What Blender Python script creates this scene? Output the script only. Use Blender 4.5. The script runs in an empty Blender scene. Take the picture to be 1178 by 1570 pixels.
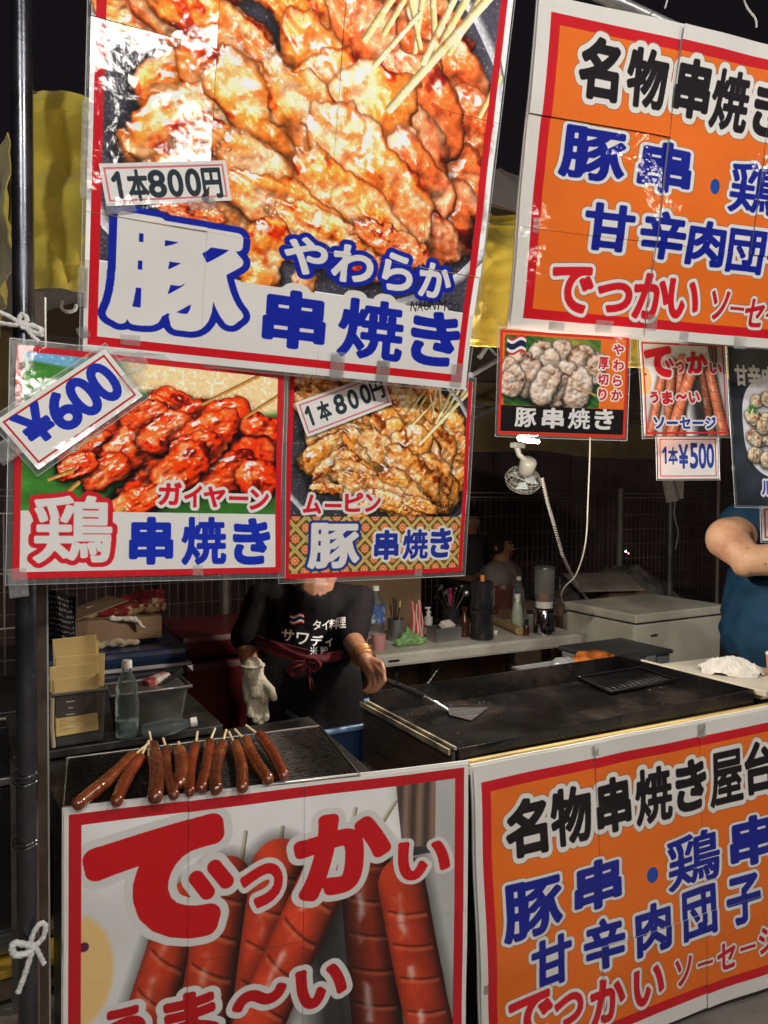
import bpy, bmesh, math, random
import numpy as np
from mathutils import Vector, Matrix, noise as mnoise
from mathutils.bvhtree import BVHTree

# ---------------------------------------------------------------- camera, world, lights, exposure
scene = bpy.context.scene
C0 = Vector((0, 0, 1.5)); CF = Vector((0.48922575, 0.87179003, -0.02530457)); CR = Vector((0.87212216, -0.4892602, 0.00523429)); CU = Vector((0.00781732, 0.02462943, 0.99966608))
cam_data = bpy.data.cameras.new('camera'); cam = bpy.data.objects.new('camera', cam_data); scene.collection.objects.link(cam)
cam_data.sensor_fit = 'VERTICAL'; cam_data.sensor_height = 24; cam_data.lens = 24 * 1127 / 1570; cam_data.clip_end = 400; cam_data.clip_start = .02
cam.matrix_world = Matrix(((CR.x, CU.x, -CF.x, 0), (CR.y, CU.y, -CF.y, 0), (CR.z, CU.z, -CF.z, 1.5), (0, 0, 0, 1)))
scene.camera = cam
world = bpy.data.worlds.new('World'); scene.world = world; world.use_nodes = True
bg = world.node_tree.nodes['Background']; bg.inputs[0].default_value = (.62, .52, .66, 1); bg.inputs[1].default_value = .012      # night sky over a lit street
scene.view_settings.view_transform = 'Standard'; scene.view_settings.look = 'None'; scene.view_settings.gamma = 1; scene.view_settings.exposure = 0.0
scene.view_settings.use_curve_mapping = False
LAMP_POWER = 130; LANTERN = 29; BULB_W = 52

def at(px, py, y):                       # the point at depth y (metres into the stall) seen at a pixel of the photograph
    d = CF + CR * ((px - 589) / 1127) - CU * ((py - 785) / 1127); return C0 + d * (y / d.y)
def atz(px, py, z):
    d = CF + CR * ((px - 589) / 1127) - CU * ((py - 785) / 1127); return C0 + d * ((z - 1.5) / d.z)
def dep(px, py, k):                      # k metres along the view axis
    return C0 + (CF + CR * ((px - 589) / 1127) - CU * ((py - 785) / 1127)) * k
# ---------------------------------------------------------------- helpers
COL = scene.collection
def new_mat(name):
    m = bpy.data.materials.new(name); m.use_nodes = True; nt = m.node_tree
    return m, nt, nt.nodes['Principled BSDF']
_M = {}
def mat(name, c, rough=.5, metal=0.0, var=.18, scale=8, bump=.1, bscale=40, c2=None, t2=(.55, .7), rvar=.15, coat=0, spec=.5, trans=0, emit=None, sss=0, stretch=(1, 1, 1), sheen=0, alpha=1.0, ior=1.45):
    if name in _M: return _M[name]
    m, nt, p = new_mat(name); N = nt.nodes.new; L = nt.links.new
    tc = N('ShaderNodeTexCoord'); mp = N('ShaderNodeMapping'); mp.inputs['Scale'].default_value = stretch; L(tc.outputs['Object'], mp.inputs['Vector'])
    n1 = N('ShaderNodeTexNoise'); n1.inputs['Scale'].default_value = scale; n1.inputs['Detail'].default_value = 6; L(mp.outputs[0], n1.inputs['Vector'])
    r = N('ShaderNodeValToRGB'); r.color_ramp.elements[0].position = .3; r.color_ramp.elements[1].position = .7
    r.color_ramp.elements[0].color = (*[max(0, q * (1 - var)) for q in c], 1); r.color_ramp.elements[1].color = (*[min(1, q * (1 + var)) for q in c], 1)
    L(n1.outputs['Fac'], r.inputs[0]); out = r.outputs[0]
    if c2 is not None:
        n2 = N('ShaderNodeTexNoise'); n2.inputs['Scale'].default_value = scale * .6; n2.inputs['Detail'].default_value = 9; n2.inputs['Roughness'].default_value = .65; L(mp.outputs[0], n2.inputs['Vector'])
        mr = N('ShaderNodeMapRange'); mr.inputs[1].default_value = t2[0]; mr.inputs[2].default_value = t2[1]; L(n2.outputs['Fac'], mr.inputs[0])
        mx = N('ShaderNodeMix'); mx.data_type = 'RGBA'; L(mr.outputs[0], mx.inputs[0]); L(out, mx.inputs[6]); mx.inputs[7].default_value = (*c2, 1); out = mx.outputs[2]
    L(out, p.inputs['Base Color'])
    mr2 = N('ShaderNodeMapRange'); mr2.inputs[3].default_value = max(.02, rough - rvar); mr2.inputs[4].default_value = min(1, rough + rvar); L(n1.outputs['Fac'], mr2.inputs[0]); L(mr2.outputs[0], p.inputs['Roughness'])
    p.inputs['Metallic'].default_value = metal; p.inputs['Coat Weight'].default_value = coat; p.inputs['Coat Roughness'].default_value = .08; p.inputs['Specular IOR Level'].default_value = spec
    p.inputs['Transmission Weight'].default_value = trans; p.inputs['IOR'].default_value = ior; p.inputs['Sheen Weight'].default_value = sheen; p.inputs['Alpha'].default_value = alpha
    if sss: p.inputs['Subsurface Weight'].default_value = sss; p.inputs['Subsurface Radius'].default_value = (.012, .005, .003); p.inputs['Subsurface Scale'].default_value = 1
    if emit: p.inputs['Emission Color'].default_value = (*emit[:3], 1); p.inputs['Emission Strength'].default_value = emit[3]
    if bump:
        n3 = N('ShaderNodeTexNoise'); n3.inputs['Scale'].default_value = bscale; n3.inputs['Detail'].default_value = 5; L(mp.outputs[0], n3.inputs['Vector'])
        b = N('ShaderNodeBump'); b.inputs['Strength'].default_value = bump; b.inputs['Distance'].default_value = .01; L(n3.outputs['Fac'], b.inputs['Height']); L(b.outputs[0], p.inputs['Normal'])
    _M[name] = m; return m

def see_through(name, tint, solid, rough=.15, amount=.7, bump=.2, bscale=30):
    """thin clear plastic: mostly transparent, with a pale glossy share"""
    if name in _M: return _M[name]
    m, nt, p = new_mat(name); N = nt.nodes.new; L = nt.links.new
    p.inputs['Base Color'].default_value = (*solid, 1); p.inputs['Roughness'].default_value = rough
    t = N('ShaderNodeBsdfTransparent'); t.inputs[0].default_value = (*tint, 1); mx = N('ShaderNodeMixShader')
    fr = N('ShaderNodeFresnel'); fr.inputs[0].default_value = 1.45; ad = N('ShaderNodeMath'); ad.operation = 'ADD'; ad.use_clamp = True; ad.inputs[1].default_value = 1 - amount; L(fr.outputs[0], ad.inputs[0])
    n3 = N('ShaderNodeTexNoise'); n3.inputs['Scale'].default_value = bscale; tc = N('ShaderNodeTexCoord'); L(tc.outputs['Object'], n3.inputs['Vector'])
    b = N('ShaderNodeBump'); b.inputs['Strength'].default_value = bump; b.inputs['Distance'].default_value = .01; L(n3.outputs['Fac'], b.inputs['Height']); L(b.outputs[0], p.inputs['Normal'])
    L(ad.outputs[0], mx.inputs[0]); L(t.outputs[0], mx.inputs[1]); L(p.outputs[0], mx.inputs[2]); L(mx.outputs[0], nt.nodes['Material Output'].inputs[0])
    _M[name] = m; return m

class MB:
    def __init__(s): s.bm = bmesh.new(); s.smooth = []
    def _fin(s, ret, M, sm):
        bmesh.ops.transform(s.bm, matrix=M, verts=ret)
        fs = set(f for v in ret for f in v.link_faces)
        for f in fs: f.smooth = sm
    def box(s, c, size, rz=0, bev=0, rx=0, ry=0, seg=2):
        b = bmesh.new(); bmesh.ops.create_cube(b, size=1); bmesh.ops.scale(b, vec=size, verts=b.verts)
        if bev: bmesh.ops.bevel(b, geom=b.edges[:], offset=bev, segments=seg, affect='EDGES', profile=.6)
        M = Matrix.Translation(c) @ Matrix.Rotation(rz, 4, 'Z') @ Matrix.Rotation(ry, 4, 'Y') @ Matrix.Rotation(rx, 4, 'X'); bmesh.ops.transform(b, matrix=M, verts=b.verts)
        me = bpy.data.meshes.new('t'); b.to_mesh(me); b.free(); s.bm.from_mesh(me); bpy.data.meshes.remove(me); return s
    def hexa(s, P, bev=0):
        """P: 4 bottom corners then 4 top corners"""
        b = bmesh.new(); v = [b.verts.new(p) for p in P]
        for f in ((3, 2, 1, 0), (4, 5, 6, 7), (0, 1, 5, 4), (1, 2, 6, 5), (2, 3, 7, 6), (3, 0, 4, 7)): b.faces.new([v[i] for i in f])
        if bev: bmesh.ops.bevel(b, geom=b.edges[:], offset=bev, segments=2, affect='EDGES', profile=.6)
        me = bpy.data.meshes.new('t'); b.to_mesh(me); b.free(); s.bm.from_mesh(me); bpy.data.meshes.remove(me); return s
    def tube(s, pts, r, n=10, caps=True, flat=1.0):
        pts = [Vector(p) for p in pts]; rs_ = r if isinstance(r, (list, tuple)) else [r] * len(pts); rings = []; prev = None
        for i, p in enumerate(pts):
            t = (pts[min(i + 1, len(pts) - 1)] - pts[max(i - 1, 0)]).normalized()
            if prev is None: a = t.orthogonal().normalized()
            else: a = (prev - t * prev.dot(t)).normalized()
            prev = a; b = t.cross(a)
            rings.append([s.bm.verts.new(p + (a * math.cos(k * 2 * math.pi / n) + b * math.sin(k * 2 * math.pi / n) * flat) * rs_[i]) for k in range(n)])
        for i in range(len(rings) - 1):
            for k in range(n):
                f = s.bm.faces.new((rings[i][k], rings[i][(k + 1) % n], rings[i + 1][(k + 1) % n], rings[i + 1][k])); f.smooth = True
        if caps: s.bm.faces.new(rings[0][::-1]); s.bm.faces.new(rings[-1])
        return s
    def lathe(s, o, prof, n=24, axis=(0, 0, 1), cap=True):
        o = Vector(o); ax = Vector(axis).normalized(); a = ax.orthogonal().normalized(); b = ax.cross(a); rings = []
        for r, z in prof: rings.append([s.bm.verts.new(o + ax * z + (a * math.cos(k * 2 * math.pi / n) + b * math.sin(k * 2 * math.pi / n)) * max(r, 1e-4)) for k in range(n)])
        for i in range(len(rings) - 1):
            for k in range(n):
                f = s.bm.faces.new((rings[i][k], rings[i][(k + 1) % n], rings[i + 1][(k + 1) % n], rings[i + 1][k])); f.smooth = True
        if cap: s.bm.faces.new(rings[0][::-1]); s.bm.faces.new(rings[-1])
        return s
    def sheet(s, fn, nx, ny, thick=None, uv=True):
        """fn(u,v)->Vector on 0..1; a curved sheet, with real thickness when given"""
        uvl = s.bm.loops.layers.uv.verify(); G = [[s.bm.verts.new(fn(i / nx, j / ny)) for i in range(nx + 1)] for j in range(ny + 1)]; fs = []
        for j in range(ny):
            for i in range(nx):
                f = s.bm.faces.new((G[j][i], G[j][i + 1], G[j + 1][i + 1], G[j + 1][i])); f.smooth = True; fs.append(f)
                for l, (a, b) in zip(f.loops, ((i, j), (i + 1, j), (i + 1, j + 1), (i, j + 1))): l[uvl].uv = (a / nx, b / ny)
        if thick:
            s.bm.normal_update(); r = bmesh.ops.solidify(s.bm, geom=fs, thickness=thick)
        return s
    def build(s, name, m, parent=None, smooth=None, sub=0):
        me = bpy.data.meshes.new(name); s.bm.normal_update()
        if smooth is None:
            for e in s.bm.edges:
                if len(e.link_faces) == 2 and e.link_faces[0].normal.dot(e.link_faces[1].normal) < .62: e.smooth = False
        me.name = name; s.bm.to_mesh(me); s.bm.free()
        if smooth is not None:
            for p in me.polygons: p.use_smooth = smooth
        me.materials.append(m); ob = bpy.data.objects.new(name, me)
        if parent is not None:
            W = wloc(parent); me.transform(Matrix.Translation(-W)); ob.parent = parent; COL.objects.link(ob)
        else:
            co = np.empty(len(me.vertices) * 3); me.vertices.foreach_get('co', co); co = co.reshape(-1, 3)
            o = Vector(((co[:, 0].min() + co[:, 0].max()) / 2, (co[:, 1].min() + co[:, 1].max()) / 2, co[:, 2].min())); me.transform(Matrix.Translation(-o)); ob.location = o; COL.objects.link(ob)
        if sub: md = ob.modifiers.new('s', 'SUBSURF'); md.levels = md.render_levels = sub
        return ob
def wloc(o):
    v = Vector(o.location)
    while o.parent is not None: o = o.parent; v += o.location
    return v
def thing(name, label, cat, loc, group=None):
    o = bpy.data.objects.new(name, None); o.location = loc; o.empty_display_size = .05; COL.objects.link(o); o['label'] = label; o['category'] = cat
    if group: o['group'] = group
    return o
def tag(o, label, cat, group=None):
    o['label'] = label; o['category'] = cat
    if group: o['group'] = group
    return o
def struct(o): o['kind'] = 'structure'; return o
def nz(p, s=1.0, o=0.0): return mnoise.noise(Vector((p[0] * s + o, p[1] * s + o * 1.7, p[2] * s - o)))
def blob(name, caps, m, parent=None, voxel=.012, smooth=6, disp=None):
    """one continuous skin grown round tapered capsules (p0,p1,r0,r1)"""
    mb = MB()
    for c in caps:
        p0, p1, r0, r1 = Vector(c[0]), Vector(c[1]), c[2], c[3]; fl = c[4] if len(c) > 4 else 1.0
        d = (p1 - p0); L = d.length; t = d.normalized() if L > 1e-6 else Vector((0, 0, 1)); pts = []; rr = []
        for k in range(5): a = math.pi / 2 * (1 - k / 4) ; pts.append(p0 - t * r0 * math.sin(a)); rr.append(max(r0 * math.cos(a), 1e-4))
        for k in range(5): a = math.pi / 2 * k / 4; pts.append(p1 + t * r1 * math.sin(a)); rr.append(max(r1 * math.cos(a), 1e-4))
        if L < 1e-6: del pts[5]; del rr[5]
        mb.tube(pts, rr, 14, flat=fl)
    me = bpy.data.meshes.new('t'); mb.bm.to_mesh(me); mb.bm.free(); o = bpy.data.objects.new('t', me); COL.objects.link(o)
    r = o.modifiers.new('r', 'REMESH'); r.mode = 'VOXEL'; r.voxel_size = voxel; r.use_smooth_shade = True
    if smooth: q = o.modifiers.new('q', 'SMOOTH'); q.iterations = smooth; q.factor = .5
    me2 = bpy.data.meshes.new_from_object(o.evaluated_get(bpy.context.evaluated_depsgraph_get())); bpy.data.objects.remove(o); bpy.data.meshes.remove(me)
    mb = MB(); mb.bm.from_mesh(me2); bpy.data.meshes.remove(me2)
    if disp:
        mb.bm.normal_update()
        for v in mb.bm.verts: v.co += v.normal * disp(v.co)
    return mb.build(name, m, parent, smooth=True)
# ---------------------------------------------------------------- flat print (posters) painted in numpy
def _up(g, H, W):
    gh, gw = g.shape
    y = np.linspace(0, gh - 1.001, H); x = np.linspace(0, gw - 1.001, W)
    yi = y.astype(int); xi = x.astype(int); fy = (y - yi); fx = (x - xi)
    fy = fy * fy * (3 - 2 * fy); fx = fx * fx * (3 - 2 * fx)
    r = g[yi] * (1 - fy)[:, None] + g[yi + 1] * fy[:, None]
    return r[:, xi] * (1 - fx) + r[:, xi + 1] * fx

def fbm(H, W, scale, octv, rs, ax=1.0, ay=1.0):
    out = np.zeros((H, W)); amp = 1.0; tot = 0
    for _ in range(octv):
        out += amp * _up(rs.rand(max(2, int(H / scale * ay) + 2), max(2, int(W / scale * ax) + 2)), H, W)
        tot += amp; amp *= .55; scale = max(1.2, scale / 2)
    return out / tot

def sst(a, b, x):
    t = np.clip((x - a) / (b - a), 0, 1); return t * t * (3 - 2 * t)

def col(*c): return np.array(c, float) / 255.

class Canvas:
    def __init__(s, w, h, res, bg=(222, 219, 216)):
        s.res = res; s.W = int(round(w * res)); s.H = int(round(h * res))
        s.a = np.empty((s.H, s.W, 3)); s.a[:] = col(*bg); s.rs = np.random.RandomState(7)
    def win(s, x0, y0, x1, y1):
        x0 = int(max(0, np.floor(x0))); y0 = int(max(0, np.floor(y0)))
        x1 = int(min(s.W, np.ceil(x1))); y1 = int(min(s.H, np.ceil(y1)))
        if x1 - x0 < 2 or y1 - y0 < 2: return None
        Y, X = np.mgrid[y0:y1, x0:x1]
        return s.a[y0:y1, x0:x1], X + .5, Y + .5
    def rect(s, u0, v0, u1, v1, c):
        r = s.res; s.a[max(0, int(v0 * r)):int(v1 * r), max(0, int(u0 * r)):int(u1 * r)] = col(*c)
    def blend(s, sl, al, c):
        sl += (c - sl) * al[..., None]
    def frame(s, u0, v0, u1, v1, t, c):
        s.rect(u0, v0, u1, v0 + t, c); s.rect(u0, v1 - t, u1, v1, c); s.rect(u0, v0, u0 + t, v1, c); s.rect(u1 - t, v0, u1, v1, c)
    def line(s, u0, v0, u1, v1, r0, r1, c, shade=True):
        R = s.res; x0, y0, x1, y1 = u0 * R, v0 * R, u1 * R, v1 * R; a, b = r0 * R, r1 * R; m = max(a, b) + 2
        w = s.win(min(x0, x1) - m, min(y0, y1) - m, max(x0, x1) + m, max(y0, y1) + m)
        if w is None: return
        sl, X, Y = w; dx, dy = x1 - x0, y1 - y0; L = dx * dx + dy * dy + 1e-9
        t = np.clip(((X - x0) * dx + (Y - y0) * dy) / L, 0, 1)
        ex = X - x0 - t * dx; ey = Y - y0 - t * dy
        d = np.hypot(ex, ey); rr = a + (b - a) * t
        side = (ex * dy - ey * dx) / math.sqrt(L) / np.maximum(rr, .5)
        al = np.clip(rr - d + .5, 0, 1)
        k = (1 - .45 * sst(-.1, 1, side) + .12 * np.clip(-side, 0, 1)) if shade else np.ones_like(d)
        cc = np.clip(col(*c) * k[..., None], 0, 1)
        sl += (cc - sl) * al[..., None]

_G = {}
THIN = {'鶏': .5, '焼': .68, '屋': .62, '豚': .78, '物': .8, '団': .85, '厚': .7, '台': .9, 'で': .95}
def glyph_sdf(ch, em=112):
    key = (ch, em)
    if key in _G: return _G[key]
    if ch == '1':                    # a plain figure one: stem and flag
        gw, gh, pad = .34, .92, .22; H = int((gh + 2 * pad) * em); W = int((gw + 2 * pad) * em); Y, X = np.mgrid[0:H, 0:W] / em; X = X - pad; Y = Y - pad; S = np.full((H, W), 9.)
        for (x0, y0, x1, y1) in ((.26, .05, .26, .87), (.26, .05, .05, .25)):
            t = np.clip(((X - x0) * (x1 - x0) + (Y - y0) * (y1 - y0)) / ((x1 - x0) ** 2 + (y1 - y0) ** 2), 0, 1); S = np.minimum(S, np.hypot(X - x0 - t * (x1 - x0), Y - y0 - t * (y1 - y0)) - .05)
        _G[key] = (S, pad, gw, gh, em); return _G[key]
    cu = bpy.data.curves.new('glyph', 'FONT'); cu.body = ch; cu.size = 1.0; cu.resolution_u = 5
    ob = bpy.data.objects.new('glyph', cu); bpy.context.scene.collection.objects.link(ob)
    me = ob.evaluated_get(bpy.context.evaluated_depsgraph_get()).to_mesh()
    n = len(me.vertices); co = np.zeros(n * 3); me.vertices.foreach_get('co', co); co = co.reshape(-1, 3)[:, :2]
    me.calc_loop_triangles(); m = len(me.loop_triangles); ti = np.zeros(m * 3, int); me.loop_triangles.foreach_get('vertices', ti)
    T = co[ti].reshape(-1, 3, 2)
    bpy.data.objects.remove(ob); bpy.data.curves.remove(cu)
    x0, y0 = co.min(0); x1, y1 = co.max(0)
    k = em / max(x1 - x0, y1 - y0, .55); pad = int(em * .22)
    W = int((x1 - x0) * k) + 2 * pad; H = int((y1 - y0) * k) + 2 * pad
    T = np.stack([(T[..., 0] - x0) * k + pad, (y1 - T[..., 1]) * k + pad], -1)
    M = np.zeros((H, W), bool)
    for t in T:
        a0 = max(0, int(t[:, 0].min())); a1 = min(W, int(t[:, 0].max()) + 2); b0 = max(0, int(t[:, 1].min())); b1 = min(H, int(t[:, 1].max()) + 2)
        Y, X = np.mgrid[b0:b1, a0:a1]; X = X + .5; Y = Y + .5
        e = [(t[(i + 1) % 3, 0] - t[i, 0]) * (Y - t[i, 1]) - (t[(i + 1) % 3, 1] - t[i, 1]) * (X - t[i, 0]) for i in range(3)]
        M[b0:b1, a0:a1] |= ((e[0] >= -1e-6) & (e[1] >= -1e-6) & (e[2] >= -1e-6)) | ((e[0] <= 1e-6) & (e[1] <= 1e-6) & (e[2] <= 1e-6))
    def edt(B):                     # distance of every cell to the nearest True cell
        idx = np.arange(H)[:, None]; g = np.full(B.shape, 1e4)
        last = np.full(W, -1e4)
        for i in range(H): last = np.where(B[i], i, last); g[i] = i - last
        last = np.full(W, 1e4)
        for i in range(H - 1, -1, -1): last = np.where(B[i], i, last); g[i] = np.minimum(g[i], last - i)
        j = np.arange(W); D = ((j[:, None] - j[None, :]) ** 2).astype(np.float32); g2 = (g ** 2).astype(np.float32)
        return np.sqrt(np.stack([(g2 + D[jj][None, :]).min(1) for jj in j], 1))
    S = edt(M) - edt(~M)
    S = (S + np.roll(S, 1, 0) + np.roll(S, -1, 0) + np.roll(S, 1, 1) + np.roll(S, -1, 1)) / 5
    _G[key] = (S / em, pad / em, (x1 - x0) * k / em, (y1 - y0) * k / em, em)
    return _G[key]

def draw_glyph(cv, ch, u, v, w, h, dil, extra, c, rot=0.0, shear=0.0, em=112, jit=0.0):
    """ink box (dilated by dil, a share of the glyph's em) centred on u,v with size w,h metres; extra = further growth in metres"""
    S, pad, gw, gh, em = glyph_sdf(ch, em); R = cv.res; d0 = dil; dil = dil * THIN.get(ch, 1.0)
    sx = w / (gw + 2 * dil); sy = h / (gh + 2 * dil)
    if ch in 'ー～・': sx = w / (gw + 2 * dil) ; sy = sx if ch != '・' else h / (gh + 2 * dil)
    half = (math.hypot(w, h) / 2 + extra) * R + 3
    wn = cv.win(u * R - half, v * R - half, u * R + half, v * R + half)
    if wn is None: return
    sl, X, Y = wn; X = X / R - u; Y = Y / R - v
    ca, sa = math.cos(rot), math.sin(rot); X, Y = X * ca + Y * sa, -X * sa + Y * ca; X = X + Y * shear
    gx = X / sx + gw / 2 + pad; gy = Y / sy + gh / 2 + pad
    fx = gx * em - .5; fy = gy * em - .5; H, W = S.shape
    ox = np.clip(0 - fx, 0, None) + np.clip(fx - (W - 1.01), 0, None); oy = np.clip(0 - fy, 0, None) + np.clip(fy - (H - 1.01), 0, None)
    fx = np.clip(fx, 0, W - 1.01); fy = np.clip(fy, 0, H - 1.01); xi = fx.astype(int); yi = fy.astype(int); fx -= xi; fy -= yi
    d = (S[yi, xi] * (1 - fx) * (1 - fy) + S[yi, xi + 1] * fx * (1 - fy) + S[yi + 1, xi] * (1 - fx) * fy + S[yi + 1, xi + 1] * fx * fy) + np.hypot(ox, oy) / em
    sc = math.sqrt(sx * sy)
    dd = (d - dil) * sc - extra
    al = np.clip(.5 - dd * R, 0, 1)
    cv.blend(sl, al, col(*c))

def text(cv, items, dil, fill, outlines=(), **kw):
    """items: (char,u,v,w,h[,rot]); outlines: [(metres,colour)...] outermost first"""
    for ex, oc in outlines:
        for it in items: draw_glyph(cv, it[0], *it[1:5], dil, ex, oc, rot=(it[5] if len(it) > 5 else 0), **kw)
    for it in items: draw_glyph(cv, it[0], *it[1:5], dil, 0, fill, rot=(it[5] if len(it) > 5 else 0), **kw)

def meat(cv, u, v, a, b, ang, rs, pal, gloss=.8, rough=1.0, halo=.55, flat=1.0):
    R = cv.res; x, y, a, b = u * R, v * R, a * R, b * R; m = max(a, b) * 1.45 + 3
    w = cv.win(x - m, y - m, x + m, y + m)
    if w is None: return
    sl, X, Y = w; H, W = X.shape; X = X - x; Y = Y - y; ca, sa = math.cos(ang), math.sin(ang)
    px, py = (X * ca + Y * sa) / a, (-X * sa + Y * ca) / b; mb = min(a, b)
    wob = fbm(H, W, max(4, mb * .8), 3, rs); fine = fbm(H, W, max(3, mb * .34), 3, rs); S_ = int(m * 3) + 4; q_ = fbm(S_, S_, max(4, mb * .8), 3, rs, ax=.5 / (1.3 if flat < .9 else 1), ay=1.3 * (1.1 if flat < .9 else 1))
    fx_ = np.clip(px * a + S_ / 2, 0, S_ - 2); fy_ = np.clip(py * b + S_ / 2, 0, S_ - 2); xi_ = fx_.astype(int); yi_ = fy_.astype(int); fx_ -= xi_; fy_ -= yi_
    str_ = q_[yi_, xi_] * (1 - fx_) * (1 - fy_) + q_[yi_, xi_ + 1] * fx_ * (1 - fy_) + q_[yi_ + 1, xi_] * (1 - fx_) * fy_ + q_[yi_ + 1, xi_ + 1] * fx_ * fy_
    r = (np.abs(px) ** 2.3 + np.abs(py) ** 2.3) ** (1 / 2.3) + (wob - .5) * .75 * rough + (fine - .5) * .16
    al = sst(1.0, .955, r)
    hal = np.clip(1 - (r - 1) / .35, 0, 1) ** 1.5 * halo * sst(-.7, .5, (Y - X * .2) / m + .1)
    sl *= (1 - hal)[..., None]
    hh = np.sqrt(np.clip(1 - np.clip(r, 0, 1) ** 2.4, 0, 1)) * .62 * flat + .55 * wob + .10 * fine * rough + .42 * str_ * (.15 + .85 * flat)
    gy, gx = np.gradient(hh); k = mb * .9; nx, ny = -gx * k, -gy * k; nz = 1.0 / np.sqrt(1 + nx * nx + ny * ny); nx *= nz; ny *= nz
    lx, ly, lz = -.38, -.55, .74
    dif = np.clip(nx * lx + ny * ly + nz * lz, 0, 1)
    hx, hy, hz = -.2, -.32, .93; sp = np.clip(nx * hx + ny * hy + nz * hz, 0, 1)
    pale, mid, deep, char = [col(*c) for c in pal]
    t1 = sst(.32, .56, wob * .5 + str_ * .5)[..., None]; t2 = sst(.5, .72, fine * .5 + (1 - wob) * .5)[..., None]; t3 = .85 * sst(.60, .72, fine * .35 + str_ * .65 + .06 * sst(.6, 1, r))[..., None]
    c = pale * (1 - t1) + mid * t1; c = c * (1 - .6 * t2) + deep * .6 * t2; c = c * (1 - t3) + char * t3
    c = c * (.40 + .78 * dif)[..., None] * (1 - .5 * sst(.8, 1.0, r))[..., None]
    spec = .6 * gloss * (sst(.93, .998, sp) * sst(.46, .68, fine)) + .3 * gloss * sst(.955, .999, sp)
    c = c + (1 - c) * np.clip(spec, 0, .95)[..., None]
    sl += (np.clip(c, 0, 1) - sl) * al[..., None]

PORK = ((255, 206, 166), (252, 150, 78), (238, 96, 34), (170, 48, 18))
PORK2 = ((242, 180, 142), (224, 120, 72), (188, 78, 46), (112, 32, 24))
GRIL = ((244, 210, 168), (226, 156, 84), (186, 104, 50), (110, 50, 26))
CHIK = ((250, 132, 84), (232, 76, 28), (176, 38, 20), (84, 18, 16))

def sausage(cv, p0, p1, r, rs, base=(176, 66, 34), bend=0.0, cuts=7, gloss=.6, cutc=(150, 60, 40), phase=0):
    R = cv.res; x0, y0, x1, y1 = [q * R for q in (*p0, *p1)]; r *= R; m = r * 1.6 + 4 + abs(bend) * R
    w = cv.win(min(x0, x1) - m, min(y0, y1) - m, max(x0, x1) + m, max(y0, y1) + m)
    if w is None: return
    sl, X, Y = w; H, W = X.shape; L = math.hypot(x1 - x0, y1 - y0); dx, dy = (x1 - x0) / L, (y1 - y0) / L
    al_ = (X - x0) * dx + (Y - y0) * dy; ac = -(X - x0) * dy + (Y - y0) * dx
    t = al_ / L; ac = ac - bend * R * 4 * np.clip(t, 0, 1) * (1 - np.clip(t, 0, 1))
    ex = np.clip(-al_, 0, None) + np.clip(al_ - L, 0, None); d = np.hypot(ex, ac)
    no = fbm(H, W, r * .9, 4, rs); d = d * (1 + (no - .5) * .06)
    al = np.clip(r - d + .5, 0, 1); hal = np.clip(1 - (d - r) / (r * .5), 0, 1) * .4 * (d > r * .98)
    sl *= (1 - hal)[..., None]
    s = np.clip(ac / r, -1, 1); nz = np.sqrt(np.clip(1 - s * s, 0, 1)); sd = 1 if dx * 1 + dy * .3 > 0 else -1
    dif = np.clip(nz * .8 - sd * -s * .0 - s * .35 * (1 if dy > 0 else -1) * -1, 0, 1)
    c = col(*base) * (.30 + 1.0 * dif)[..., None]; c = c * (.82 + .36 * no)[..., None]
    ph = (t * cuts + phase + s * .28 + .12 * s * s + .05 * (no - .5)) % 1.0
    on = (np.abs(s) < .8) * (t > .03) * (t < .98)
    k = np.exp(-((ph - .5) / .035) ** 2) * on; c = c * (1 - .5 * k)[..., None]
    k2 = np.exp(-((ph - .60) / .06) ** 2) * on; c = c + (col(235, 140, 100) - c) * (.38 * k2)[..., None]
    sp = gloss * np.exp(-((s - .3) / .17) ** 2) * sst(.42, .7, fbm(H, W, r * .7, 3, rs)) * on
    c = c + (1 - c) * (.8 * sp)[..., None]
    sl += (np.clip(c, 0, 1) - sl) * al[..., None]
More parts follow.
